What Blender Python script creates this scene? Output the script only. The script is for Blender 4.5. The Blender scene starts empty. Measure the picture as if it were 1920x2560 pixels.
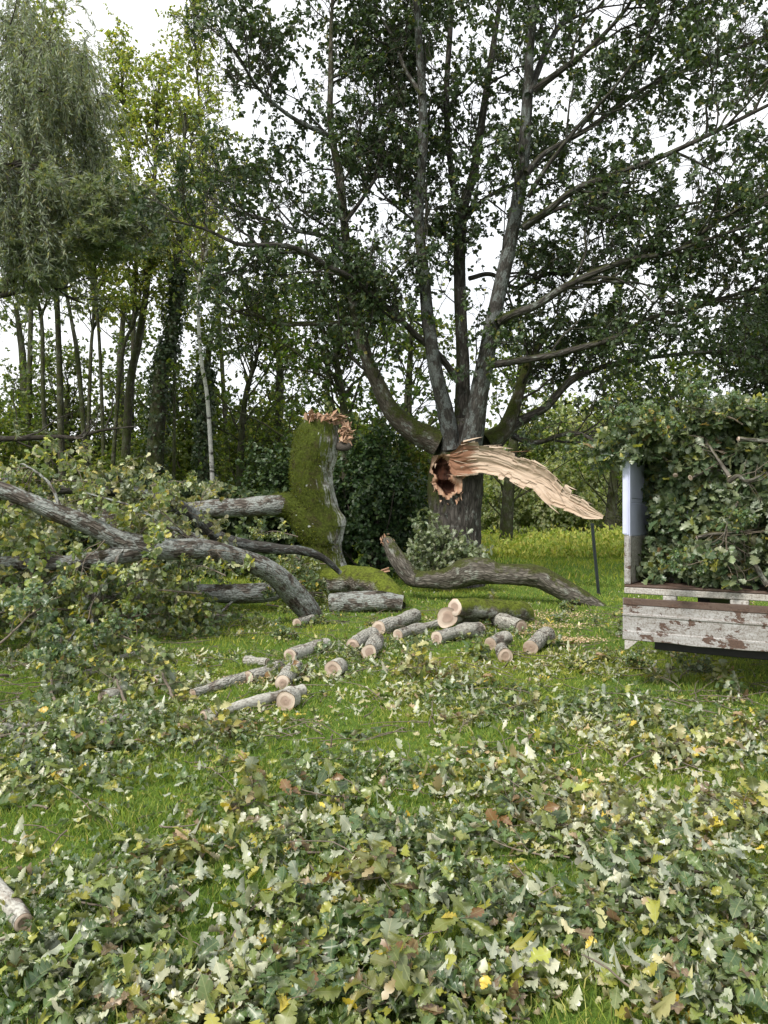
import bpy, math, random
import numpy as np

# ------------------------------------------------------------------ camera, sky, sun, exposure
S = bpy.context.scene
COL = S.collection
H, F, CX, CY = 1.55, 1922.0, 960.0, 1280.0
cam = bpy.data.cameras.new('camera')
cam.sensor_fit = 'HORIZONTAL'; cam.sensor_width = 36.0
cam.lens = 36.0 * F / 1920.0
cam.clip_start = 0.05; cam.clip_end = 2000
camo = bpy.data.objects.new('camera', cam); COL.objects.link(camo)
camo.location = (0, 0, H); camo.rotation_euler = (math.radians(90), 0, 0)
S.camera = camo

SUN_EL, SUN_AZ = math.radians(48), math.radians(218)     # azimuth clockwise from +Y
sun_dir = np.array([math.sin(SUN_AZ) * math.cos(SUN_EL), math.cos(SUN_AZ) * math.cos(SUN_EL), math.sin(SUN_EL)])
W = bpy.data.worlds.new('World'); S.world = W; W.use_nodes = True
wn, wl = W.node_tree.nodes, W.node_tree.links
wn.clear()
sky = wn.new('ShaderNodeTexSky'); sky.sky_type = 'NISHITA'; sky.sun_disc = False
sky.sun_elevation = SUN_EL; sky.sun_rotation = SUN_AZ; sky.air_density = 1.5; sky.dust_density = 4.0
tc = wn.new('ShaderNodeTexCoord')
nz = wn.new('ShaderNodeTexNoise'); nz.inputs['Scale'].default_value = 2.2; nz.inputs['Detail'].default_value = 5
cr = wn.new('ShaderNodeValToRGB')
cr.color_ramp.elements[0].position = 0.3; cr.color_ramp.elements[0].color = (9.2, 9.6, 10.2, 1)
cr.color_ramp.elements[1].position = 0.7; cr.color_ramp.elements[1].color = (12.0, 12.0, 12.0, 1)
mx = wn.new('ShaderNodeMix'); mx.data_type = 'RGBA'; mx.inputs['Factor'].default_value = 0.88
bg = wn.new('ShaderNodeBackground'); bg.inputs['Strength'].default_value = 0.10
wo = wn.new('ShaderNodeOutputWorld')
wl.new(tc.outputs['Generated'], nz.inputs['Vector']); wl.new(nz.outputs['Fac'], cr.inputs['Fac'])
wl.new(sky.outputs['Color'], mx.inputs['A']); wl.new(cr.outputs['Color'], mx.inputs['B'])
wl.new(mx.outputs['Result'], bg.inputs['Color']); wl.new(bg.outputs['Background'], wo.inputs['Surface'])

sl = bpy.data.lights.new('sun', 'SUN'); sl.energy = 3.0; sl.angle = math.radians(12); sl.color = (1.0, 0.95, 0.87)
so = bpy.data.objects.new('sun', sl); COL.objects.link(so)
so.rotation_euler = (math.radians(90) - SUN_EL, 0, math.pi - SUN_AZ)
so.location = (0, -20, 40)

S.view_settings.view_transform = 'Standard'; S.view_settings.look = 'None'
S.view_settings.exposure = 0.56; S.view_settings.gamma = 1.0; S.view_settings.use_curve_mapping = False
S.render.engine = 'CYCLES'
S.cycles.max_bounces = 6; S.cycles.diffuse_bounces = 4; S.cycles.glossy_bounces = 2; S.cycles.transmission_bounces = 4
S.cycles.use_denoising = True
S.cycles.caustics_reflective = False; S.cycles.caustics_refractive = False

# ------------------------------------------------------------------ helpers
R = np.random.default_rng(7)
def P(sx, sy, Y):
    return np.array([(sx - CX) / F * Y, Y, H - (sy - CY) / F * Y])
def G(sx, sy, z=0.0):
    return P(sx, sy, (H - z) * F / (sy - CY))
def nrm(a):
    return a / np.maximum(np.linalg.norm(a, axis=-1, keepdims=True), 1e-9)
def lerp(a, b, t): return a + (b - a) * t
def wave_noise(p, seed, octaves=3, freq=1.0):
    """smooth band-limited noise in about -1..1, vectorised over (...,3)"""
    g = np.random.default_rng(seed); out = np.zeros(p.shape[:-1]); amp = 1.0; tot = 0
    for o in range(octaves):
        for k in range(5):
            d = g.normal(size=3); d /= np.linalg.norm(d)
            out = out + amp * np.sin((p @ d) * freq * 6.28 * g.uniform(0.6, 1.4) + g.uniform(0, 6.28))
        tot += amp * 2.2; amp *= 0.55; freq *= 2.0
    return out / tot

class MB:
    """collects vertices and faces, builds ONE mesh object"""
    def __init__(s): s.v = []; s.bk = []; s.tn = []; s.f = []; s.n = 0
    def add(s, v, faces, bk=None, tint=None, mat=0, smooth=True):
        v = np.asarray(v, float).reshape(-1, 3)
        s.v.append(v)
        s.bk.append(np.asarray(bk, float).reshape(-1, 3) if bk is not None else v)
        s.tn.append(np.asarray(tint, float).reshape(-1, 4) if tint is not None else np.ones((len(v), 4)))
        if not isinstance(faces, (list, tuple)): faces = [faces]
        for f in faces:
            s.f.append((np.asarray(f, int) + s.n, mat, smooth))
        s.n += len(v); return s
    def mesh(s, name, mats):
        me = bpy.data.meshes.new(name)
        v = np.concatenate(s.v) if s.v else np.zeros((0, 3))
        nf = sum(len(f) for f, _, _ in s.f); nl = sum(f.size for f, _, _ in s.f)
        me.vertices.add(len(v)); me.vertices.foreach_set('co', v.astype(np.float32).ravel())
        me.loops.add(nl); me.polygons.add(nf)
        li = np.concatenate([f.ravel() for f, _, _ in s.f]).astype(np.int32)
        ls, mi, sm, st = [], [], [], 0
        for f, m, k in s.f:
            c = f.shape[1]; ls.append(st + np.arange(len(f)) * c); st += f.size
            mi.append(np.full(len(f), m)); sm.append(np.full(len(f), k))
        me.loops.foreach_set('vertex_index', li)
        me.polygons.foreach_set('loop_start', np.concatenate(ls).astype(np.int32))
        me.polygons.foreach_set('material_index', np.concatenate(mi).astype(np.int32))
        me.polygons.foreach_set('use_smooth', np.concatenate(sm).astype(bool))
        for m in (mats if isinstance(mats, (list, tuple)) else [mats]): me.materials.append(m)
        me.update(calc_edges=True)
        a = me.attributes.new('bk', 'FLOAT_VECTOR', 'POINT'); a.data.foreach_set('vector', np.concatenate(s.bk).astype(np.float32).ravel())
        a = me.attributes.new('tint', 'FLOAT_COLOR', 'POINT'); a.data.foreach_set('color', np.concatenate(s.tn).astype(np.float32).ravel())
        return me
    def build(s, name, mats, parent=None, local=False):
        o = bpy.data.objects.new(name, s.mesh(name, mats)); COL.objects.link(o)
        if parent is not None:
            o.parent = parent
            if not local: o.location = -parent.location          # vertices are in world units
        return o
def tag(o, label=None, cat=None, group=None, kind=None):
    if label: o['label'] = label
    if cat: o['category'] = cat
    if group: o['group'] = group
    if kind: o['kind'] = kind
    return o
def thing(name, loc, label, cat, group=None, rz=0.0):
    o = bpy.data.objects.new(name, None); COL.objects.link(o); o.empty_display_size = 0.2
    o.location = tuple(float(c) for c in loc); o.rotation_euler = (0, 0, rz)
    return tag(o, label, cat, group)
def copy_tree(o, loc, rz, sc, label=None):
    c = o.copy(); COL.objects.link(c); c.location = loc; c.rotation_euler = (0, 0, rz); c.scale = (sc[0], sc[1], sc[2])
    if label: c['label'] = label
    for ch in o.children:
        d = ch.copy(); COL.objects.link(d); d.parent = c
    return c

# ---- polylines and tubes
def spline(pts, n):
    """Catmull-Rom through points (m,k) resampled to n"""
    p = np.asarray(pts, float); m = len(p)
    q = np.vstack([2 * p[0] - p[1], p, 2 * p[-1] - p[-2]])
    t = np.linspace(0, m - 1 - 1e-6, n); i = t.astype(int); f = (t - i)[:, None]
    a, b, c, d = q[i], q[i + 1], q[i + 2], q[i + 3]
    return 0.5 * (2 * b + (c - a) * f + (2 * a - 5 * b + 4 * c - d) * f ** 2 + (3 * b - a - 3 * c + d) * f ** 3)
def frames(path, ref):
    t = np.gradient(path, axis=-2); t = nrm(t)
    u = nrm(np.cross(t, ref)); v = np.cross(t, u)
    return t, u, v
def rings(path, rad, k, ref=(0.02, 1, 0.03), amp=0.0, freq=2.0, seed=1, prof=None):
    """path (n,3) rad (n) -> rings (n,k,3), bk (n,k,3)"""
    t, u, v = frames(path, np.asarray(ref, float))
    a = np.arange(k) / k * 2 * math.pi
    along = np.concatenate([[0], np.cumsum(np.linalg.norm(np.diff(path, axis=0), axis=1))])
    rr = np.repeat(rad[:, None], k, 1)
    bk = np.stack([np.cos(a)[None] * rr, np.sin(a)[None] * rr, np.repeat(along[:, None], k, 1)], -1) + seed * 3.1
    if amp: rr = rr * (1 + amp * wave_noise(bk * np.array([1, 1, 0.6]), seed, 3, freq))
    pos = path[:, None] + rr[..., None] * (np.cos(a)[None, :, None] * u[:, None] + np.sin(a)[None, :, None] * v[:, None])
    return pos, bk
def ring_faces(n, k):
    i = np.arange(n - 1)[:, None] * k; j = np.arange(k)[None]; j2 = (j + 1) % k
    return np.stack([i + j, i + k + j, i + k + j2, i + j2], -1).reshape(-1, 4)[:, ::-1]
def tube(mb, pts, rad, k=16, n=40, amp=0.06, freq=2.0, seed=1, ref=(0.02, 1, 0.03), mat=0, cap=(True, True)):
    """pts (m,3), rad (m): one bark tube; returns first and last ring"""
    p = spline(np.column_stack([np.asarray(pts, float), np.asarray(rad, float)]), n)
    path, r = p[:, :3], np.maximum(p[:, 3], 0.002)
    pos, bk = rings(path, r, k, ref, amp, freq, seed)
    f = [ring_faces(n, k)]
    v = pos.reshape(-1, 3); b = bk.reshape(-1, 3); extra = []
    if cap[0]:
        extra.append(path[0]); c = n * k; f.append(np.stack([np.full(k, c), np.arange(k), (np.arange(k) + 1) % k], -1)[:, ::-1][:, ::-1])
    if cap[1]:
        extra.append(path[-1]); c = n * k + len(extra) - 1; o = (n - 1) * k
        f.append(np.stack([np.full(k, c), o + (np.arange(k) + 1) % k, o + np.arange(k)], -1))
    if extra:
        v = np.vstack([v, extra]); b = np.vstack([b, np.repeat(b[:1], len(extra), 0)])
    mb.add(v, f, bk=b, mat=mat)
    return pos[0], pos[-1], path, r
def tubes(mb, paths, radii, k=4, mat=0):
    """many thin tubes at once: paths (N,n,3) radii (N,n)"""
    N, n = paths.shape[:2]
    if N == 0: return
    t = nrm(np.gradient(paths, axis=1)); mean = nrm(paths[:, -1] - paths[:, 0])
    ax = np.where(np.abs(mean[:, 2:3]) > 0.7, np.array([[1.0, 0.1, 0]]), np.array([[0.05, 0.1, 1.0]]))
    u = nrm(np.cross(t, ax[:, None])); v = np.cross(t, u)
    a = np.arange(k) / k * 2 * math.pi
    pos = paths[:, :, None] + radii[..., None, None] * (np.cos(a)[:, None] * u[:, :, None] + np.sin(a)[:, None] * v[:, :, None])
    fr = ring_faces(n, k)
    f = (np.arange(N)[:, None, None] * n * k + fr[None]).reshape(-1, 4)
    bk = np.zeros((N, n, k, 3)); bk[..., 0] = np.cos(a) * radii[..., None]; bk[..., 1] = np.sin(a) * radii[..., None]
    bk[..., 2] = np.linspace(0, 1, n)[None, :, None] * np.linalg.norm(paths[:, -1] - paths[:, 0], axis=1)[:, None, None] + np.arange(N)[:, None, None] * 0.37
    mb.add(pos, f, bk=bk, mat=mat)
def sample(paths, idx, f):
    n = paths.shape[1]; x = f * (n - 1); i = np.minimum(x.astype(int), n - 2); w = (x - i)[:, None]
    a, b = paths[idx, i], paths[idx, i + 1]
    return a * (1 - w) + b * w, nrm(b - a)
def kids(paths, radii, per, f0, f1, L0, L1, n=7, along=0.6, perp=0.8, up=0.25, grav=0.05, wander=0.18, rk=0.012, taper=0.15, flat=0.0, away=0.0):
    N = len(paths)
    per = np.broadcast_to(np.asarray(per, int), (N,))
    idx = np.repeat(np.arange(N), per); M = len(idx)
    f = R.uniform(f0, f1, M); p, t = sample(paths, idx, f)
    q = R.normal(size=(M, 3)); q[:, 2] *= (1 - flat); q -= (q * t).sum(1, keepdims=True) * t; q = nrm(q)
    d = nrm(along * t + perp * q + np.array([0, away, up]))
    L = R.uniform(L0, L1, M) * (1.15 - 0.45 * f)
    out = np.zeros((M, n, 3)); out[:, 0] = p
    for j in range(1, n):
        d = nrm(d + wander * R.normal(size=(M, 3)) + np.array([0, 0, grav]))
        out[:, j] = out[:, j - 1] + d * (L / (n - 1))[:, None]
    pr = radii[idx, np.minimum((f * (radii.shape[1] - 1)).astype(int), radii.shape[1] - 1)]
    r0 = np.minimum(pr * 0.62, rk * L)
    rad = r0[:, None] * np.linspace(1, taper, n)[None]
    return out, rad

def tube_union(mb, specs, voxel=.016, amp=.08, freq=2.2, seed=1, smooth=6, fur=.006, mat=0):
    """several tubes grown into one continuous surface; specs: (points, radii)"""
    t = MB(); info = []
    for i, (w, r) in enumerate(specs):
        _, _, path, rad = tube(t, w, r, 28, 80, amp, freq, seed + i)
        tt, u, v = frames(path, np.array([0.02, 1, 0.03]))
        info.append((path, u, v, np.concatenate([[0], np.cumsum(np.linalg.norm(np.diff(path, axis=0), axis=1))]) + i * 1.7, rad))
    o = bpy.data.objects.new('tmp', t.mesh('tmp', [])); COL.objects.link(o)
    m = o.modifiers.new('r', 'REMESH'); m.mode = 'VOXEL'; m.voxel_size = voxel
    m2 = o.modifiers.new('s', 'SMOOTH'); m2.factor = .5; m2.iterations = smooth
    me = bpy.data.meshes.new_from_object(o.evaluated_get(bpy.context.evaluated_depsgraph_get()))
    n = len(me.vertices); v = np.zeros(n * 3, np.float32); me.vertices.foreach_get('co', v); v = v.reshape(-1, 3).astype(float)
    nn = np.zeros(n * 3, np.float32); me.vertices.foreach_get('normal', nn); nn = nn.reshape(-1, 3).astype(float)
    li = np.zeros(len(me.loops), np.int32); me.loops.foreach_get('vertex_index', li); fq4 = li.reshape(-1, 4)
    bpy.data.objects.remove(o); bpy.data.meshes.remove(me)
    A = np.concatenate([i[0] for i in info]); U = np.concatenate([i[1] for i in info]); V = np.concatenate([i[2] for i in info]); L_ = np.concatenate([i[3] for i in info]); RR = np.concatenate([i[4] for i in info])
    ix = np.concatenate([np.argmin(((c[:, None] - A[None]) ** 2).sum(-1) - (RR ** 2)[None], 1) for c in np.array_split(v, max(1, n // 4000))])
    d = v - A[ix]; T = np.cross(U[ix], V[ix]); al = (d * T).sum(1)
    sg = np.sign((T * np.gradient(A, axis=0)[ix]).sum(1))
    bk = np.stack([(d * U[ix]).sum(1), (d * V[ix]).sum(1), L_[ix] + al * sg], -1)
    v = v + nn * (fur * wave_noise(bk * np.array([8, 8, 1.5]), seed + 9, 3))[:, None]
    mb.add(v, fq4, bk=bk, mat=mat); return v, nn, info

# ---- leaves
def leaf_template(ts, hw):
    """midrib plus two edges, all triangles"""
    m = len(ts); V = []; T = []
    V += [(t, 0.0) for t in ts]
    L = {}; Rr = {}
    for i in range(1, m - 1):
        L[i] = len(V); V.append((ts[i] - 0.02, hw[i])); Rr[i] = len(V); V.append((ts[i] - 0.02, -hw[i]))
    for i in range(m - 1):
        a, b = i, i + 1
        if i == 0: T += [(a, b, L[b]), (a, Rr[b], b)]
        elif i == m - 2: T += [(a, b, L[a]), (a, Rr[a], b)]
        else: T += [(a, b, L[b]), (a, L[b], L[a]), (a, Rr[b], b), (a, Rr[a], Rr[b])]
    return np.array(V), np.array(T)
_t = np.array([0, .06, .12, .17, .215, .25, .29, .34, .39, .425, .46, .505, .56, .60, .635, .67, .72, .775, .81, .845, .89, .94, .98, 1.0])
_env = np.interp(_t, [0, .08, .2, .4, .62, .78, .9, 1.0], [.012, .03, .13, .22, .31, .30, .21, .0])
_ph = np.interp(_t, [0, .12, .25, .425, .60, .81, 1.0], [0, 0, 1, 2, 3, 4, 4.9])
OAK = leaf_template(list(_t), list(_env * (.50 + .50 * np.abs(np.sin(math.pi * _ph)) ** .55) * (_t > 0)))
_tm = np.array([0, .12, .19, .25, .34, .425, .51, .60, .70, .81, .91, 1.0])
OAK_MID = leaf_template(list(_tm), list(np.interp(_tm, _t, _env) * (.46 + .54 * np.abs(np.sin(math.pi * np.interp(_tm, [0, .12, .25, .425, .60, .81, 1.0], [0, 0, 1, 2, 3, 4, 4.9]))) ** .55) * (_tm > 0)))
OAK_LOW = leaf_template([0, .25, .5, .75, 1.0], [0, .14, .27, .24, 0])
RHOMB = leaf_template([0, .55, 1.0], [0, .33, 0])
NARROW = leaf_template([0, .45, 1.0], [0, .085, 0])
def leaves(mb, pos, d, nrmv, L, tint, T, wid=1.0, fold=0.25, bend=0.35, wave=0.06, mat=0):
    N = len(pos)
    if N == 0: return
    V, tri = T; M = len(V)
    d = nrm(d); s = nrm(np.cross(nrmv, d)); z = np.cross(d, s)
    L = np.broadcast_to(L, (N,))[:, None]; x = V[None, :, 0]; y = V[None, :, 1] * wid * R.uniform(0.8, 1.2, (N, 1))
    fo = fold * R.normal(0.8, 1.0, (N, 1)); be = bend * R.normal(0.7, 0.9, (N, 1)); tw = R.normal(0, 0.35, (N, 1))
    zz = fo * np.abs(y) - be * x * x * 0.7 + tw * y * x
    if wave: zz = zz + wave * np.sin(x * R.uniform(6, 14, (N, 1)) + R.uniform(0, 6.28, (N, 1))) * (0.3 + 3 * np.abs(y))
    X = np.broadcast_to(x, zz.shape)
    v = pos[:, None] + (X * L)[..., None] * d[:, None] + (y * L)[..., None] * s[:, None] + (zz * L)[..., None] * z[:, None]
    f = (np.arange(N)[:, None, None] * M + tri[None]).reshape(-1, 3)
    tn = np.repeat(tint[:, None], M, 1)
    lc = np.stack([X, np.broadcast_to(y, X.shape), np.broadcast_to(np.arange(N)[:, None] * .731, X.shape)], -1)
    mb.add(v, f, bk=lc, tint=tn, mat=mat)
def palette(N, items, jit=0.18):
    w = np.array([i[0] for i in items], float); w /= w.sum()
    c = np.array([i[1] for i in items], float)[R.choice(len(items), N, p=w)]
    c = c * R.uniform(1 - jit, 1 + jit, (N, 1)) * R.uniform(1 - jit * 0.4, 1 + jit * 0.4, (N, 3))
    return np.column_stack([c, R.uniform(0.7, 1.1, N)])
OAK_GREEN = [(4, (.036, .062, .028)), (4, (.05, .08, .034)), (2, (.07, .105, .04)), (0.5, (.14, .14, .03))]
CUT_OAK = [(4, (.06, .105, .045)), (4, (.09, .145, .055)), (3, (.15, .185, .05)), (1.0, (.25, .26, .05)), (.5, (.42, .33, .05)), (.4, (.16, .09, .04))]
LITTER = [(4.5, (.045, .08, .038)), (4, (.08, .12, .05)), (3, (.14, .165, .045)), (1.8, (.24, .24, .04)), (.7, (.50, .40, .05)), (.8, (.22, .14, .07)), (1.6, (.38, .36, .22)), (1.0, (.13, .10, .07))]
PALE_WOOD = [(3, (.16, .21, .055)), (3, (.22, .26, .075)), (1.5, (.31, .30, .08)), (1.6, (.11, .15, .045))]
UNDER = [(3, (.07, .11, .02)), (3, (.11, .15, .03)), (1, (.045, .07, .02)), (1, (.17, .18, .04))]
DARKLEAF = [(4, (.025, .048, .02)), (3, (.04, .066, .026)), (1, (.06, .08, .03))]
def rosettes(mb, pos, d, per, L0, L1, items, T, spread=1.0, upn=0.6, droop=0.0, **kw):
    """whorls of leaves round twig tips"""
    N = len(pos); idx = np.repeat(np.arange(N), per); M = len(idx)
    t = nrm(d)[idx]; q = R.normal(size=(M, 3)); q -= (q * t).sum(1, keepdims=True) * t; q = nrm(q)
    dd = nrm(t * R.uniform(0.15, 0.9, (M, 1)) + spread * q + np.array([0, 0, -droop]))
    nn = nrm(np.array([0, 0, upn]) + 0.7 * t + 0.45 * R.normal(size=(M, 3)))
    p = pos[idx] - t * R.uniform(0, 0.06, (M, 1)) * 1.0
    leaves(mb, p, dd, nn, R.uniform(L0, L1, M), palette(M, items), T, **kw)

# ------------------------------------------------------------------ materials
def new_mat(name):
    m = bpy.data.materials.new(name); m.use_nodes = True
    nt = m.node_tree; nt.nodes.clear()
    out = nt.nodes.new('ShaderNodeOutputMaterial'); b = nt.nodes.new('ShaderNodeBsdfPrincipled')
    nt.links.new(b.outputs[0], out.inputs['Surface'])
    return m, nt, b, out
def N_(nt, typ, **kw):
    n = nt.nodes.new(typ)
    for k, v in kw.items(): setattr(n, k, v)
    return n
def noise(nt, vec, scale, detail=4, rough=0.55, dist=0.0):
    n = N_(nt, 'ShaderNodeTexNoise'); n.inputs['Scale'].default_value = scale; n.inputs['Detail'].default_value = detail
    n.inputs['Roughness'].default_value = rough; n.inputs['Distortion'].default_value = dist
    if vec is not None: nt.links.new(vec, n.inputs['Vector'])
    return n.outputs['Fac']
def ramp(nt, fac, stops):
    n = N_(nt, 'ShaderNodeValToRGB'); e = n.color_ramp.elements
    while len(e) < len(stops): e.new(0.5)
    for el, (p, c) in zip(e, stops):
        el.position = p; el.color = (c, c, c, 1) if np.isscalar(c) else tuple(c) + (1,)
    nt.links.new(fac, n.inputs['Fac']); return n.outputs['Color']
def mixc(nt, fac, a, b, blend='MIX'):
    n = N_(nt, 'ShaderNodeMix', data_type='RGBA', blend_type=blend)
    for s, x in (('Factor', fac), ('A', a), ('B', b)):
        if isinstance(x, (int, float)): n.inputs[s].default_value = x
        elif isinstance(x, tuple): n.inputs[s].default_value = x + (1,)
        else: nt.links.new(x, n.inputs[s])
    return n.outputs['Result']
def math_(nt, op, a, b=None, clamp=False):
    n = N_(nt, 'ShaderNodeMath', operation=op, use_clamp=clamp)
    for i, x in enumerate((a, b)):
        if x is None: continue
        if isinstance(x, (int, float)): n.inputs[i].default_value = x
        else: nt.links.new(x, n.inputs[i])
    return n.outputs[0]
def attr(nt, name, out='Color'):
    return N_(nt, 'ShaderNodeAttribute', attribute_name=name).outputs[out]
def scaled(nt, vec, s):
    n = N_(nt, 'ShaderNodeMapping'); n.inputs['Scale'].default_value = s; nt.links.new(vec, n.inputs['Vector']); return n.outputs[0]
def bump(nt, b, h, strength, dist=0.02):
    n = N_(nt, 'ShaderNodeBump'); n.inputs['Strength'].default_value = strength; n.inputs['Distance'].default_value = dist
    nt.links.new(h, n.inputs['Height']); nt.links.new(n.outputs[0], b.inputs['Normal']); return n

def leaf_mat(name, pale=(.36, .39, .27), pale_mix=0.75, transl=0.3, rough=0.5, spec=0.35, vein=False):
    m, nt, b, out = new_mat(name)
    a = N_(nt, 'ShaderNodeAttribute', attribute_name='tint')
    geo = N_(nt, 'ShaderNodeNewGeometry')
    obj = N_(nt, 'ShaderNodeTexCoord').outputs['Object']
    v = noise(nt, obj, 60, 2)
    up = mixc(nt, math_(nt, 'MULTIPLY', v, 0.5), a.outputs['Color'], (1.0, .95, .5), 'MULTIPLY')
    un = mixc(nt, pale_mix, a.outputs['Color'], pale)
    if vein:
        lc = attr(nt, 'bk', 'Vector'); sx = N_(nt, 'ShaderNodeSeparateXYZ'); nt.links.new(lc, sx.inputs[0])
        ay = math_(nt, 'ABSOLUTE', sx.outputs[1])
        mid = math_(nt, 'LESS_THAN', ay, .014)
        lat = math_(nt, 'GREATER_THAN', math_(nt, 'SINE', math_(nt, 'MULTIPLY', math_(nt, 'SUBTRACT', sx.outputs[0], math_(nt, 'MULTIPLY', ay, .7)), 46.0)), .93)
        vn = math_(nt, 'MAXIMUM', mid, math_(nt, 'MULTIPLY', lat, .45))
        bl = ramp(nt, noise(nt, lc, 5.0, 4, .65), [(.56, 0.0), (.70, 1.0)])
        up = mixc(nt, math_(nt, 'MULTIPLY', bl, .45), up, (.17, .135, .05)); un = mixc(nt, math_(nt, 'MULTIPLY', bl, .4), un, (.30, .25, .15))
        up = mixc(nt, math_(nt, 'MULTIPLY', vn, .45), up, (.30, .32, .14)); un = mixc(nt, math_(nt, 'MULTIPLY', vn, .5), un, (.55, .53, .36))
    gr = N_(nt, 'ShaderNodeMix', data_type='RGBA', blend_type='MULTIPLY'); gr.inputs['Factor'].default_value = 1
    nt.links.new(un, gr.inputs['A'])
    cc = N_(nt, 'ShaderNodeCombineColor')
    for i in range(3): nt.links.new(a.outputs['Alpha'], cc.inputs[i])
    nt.links.new(cc.outputs[0], gr.inputs['B'])
    col = mixc(nt, geo.outputs['Backfacing'], up, gr.outputs['Result'])
    nt.links.new(col, b.inputs['Base Color']); b.inputs['Roughness'].default_value = rough
    b.inputs['Specular IOR Level'].default_value = spec
    tr = N_(nt, 'ShaderNodeBsdfTranslucent')
    tcol = mixc(nt, 1.0, a.outputs['Color'], (2.0, 2.0, .7), 'MULTIPLY')
    nt.links.new(tcol, tr.inputs['Color'])
    ms = N_(nt, 'ShaderNodeMixShader'); ms.inputs[0].default_value = transl
    nt.links.new(b.outputs[0], ms.inputs[1]); nt.links.new(tr.outputs[0], ms.inputs[2]); nt.links.new(ms.outputs[0], out.inputs['Surface'])
    return m
def bark_mat(name, dark, light, lichen=(.36, .39, .35), lichen_amt=0.4, moss_amt=0.0, moss=(.075, .1, .014), moss_dir=(0, 0, 1), furrow=1.0, scale=1.0):
    m, nt, b, out = new_mat(name)
    bk = attr(nt, 'bk', 'Vector')
    f1 = noise(nt, scaled(nt, bk, (22 * scale, 22 * scale, 5 * scale)), 1.0, 5, 0.6, 0.6)
    f2 = noise(nt, scaled(nt, bk, (60 * scale, 60 * scale, 30 * scale)), 1.0, 4)
    vo = N_(nt, 'ShaderNodeTexVoronoi', feature='DISTANCE_TO_EDGE'); vo.inputs['Scale'].default_value = 1
    nt.links.new(scaled(nt, bk, (26 * scale, 26 * scale, 7 * scale)), vo.inputs['Vector'])
    crack = ramp(nt, vo.outputs['Distance'], [(0.0, 0.0), (0.22, 1.0)])
    hgt = math_(nt, 'ADD', math_(nt, 'MULTIPLY', f1, 0.9), math_(nt, 'MULTIPLY', crack, 0.35 * furrow))
    hgt = math_(nt, 'ADD', hgt, math_(nt, 'MULTIPLY', f2, 0.35))
    col = ramp(nt, f1, [(0.3, dark), (0.68, light)])
    col = mixc(nt, math_(nt, 'MULTIPLY', math_(nt, 'SUBTRACT', 1.0, crack), 0.65 * furrow), col, tuple(c * 0.4 for c in dark))
    l1 = noise(nt, scaled(nt, bk, (7, 7, 4)), 1.0, 6, 0.7)
    lf = ramp(nt, l1, [(0.60 - 0.3 * lichen_amt, 0.0), (0.66 - 0.3 * lichen_amt, 1.0)])
    lf = math_(nt, 'MULTIPLY', lf, ramp(nt, f2, [(0.35, 0.25), (0.6, 1.0)]))
    if lichen_amt > 0: col = mixc(nt, math_(nt, 'MULTIPLY', lf, 0.85), col, lichen)
    if moss_amt > 0:
        geo = N_(nt, 'ShaderNodeNewGeometry'); dt = N_(nt, 'ShaderNodeVectorMath', operation='DOT_PRODUCT')
        nt.links.new(geo.outputs['Normal'], dt.inputs[0]); dt.inputs[1].default_value = moss_dir
        n1 = noise(nt, bk, 3.5, 6, 0.65)
        s = math_(nt, 'ADD', math_(nt, 'MULTIPLY', dt.outputs['Value'], 0.5), math_(nt, 'MULTIPLY', n1, 1.3))
        mf = ramp(nt, s, [(0.98 - moss_amt, 0.0), (1.25 - moss_amt, 1.0)])
        mc = ramp(nt, noise(nt, bk, 30, 4), [(0.3, tuple(c * 0.55 for c in moss)), (0.7, tuple(c * 1.45 for c in moss))])
        mc = mixc(nt, ramp(nt, noise(nt, bk, 5.5, 5, .7), [(.50, 0.0), (.66, .75)]), mc, (.045, .036, .018))
        col = mixc(nt, mf, col, mc)
        if lichen_amt > .5: col = mixc(nt, ramp(nt, noise(nt, bk, 9.0, 3, .5), [(.70, 0.0), (.73, .9)]), col, lichen)
        hgt = math_(nt, 'ADD', hgt, math_(nt, 'MULTIPLY', mf, noise(nt, bk, 90, 3)))
    nt.links.new(col, b.inputs['Base Color']); b.inputs['Roughness'].default_value = 0.9; b.inputs['Specular IOR Level'].default_value = 0.15
    bump(nt, b, hgt, 0.9, 0.03)
    return m
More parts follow.
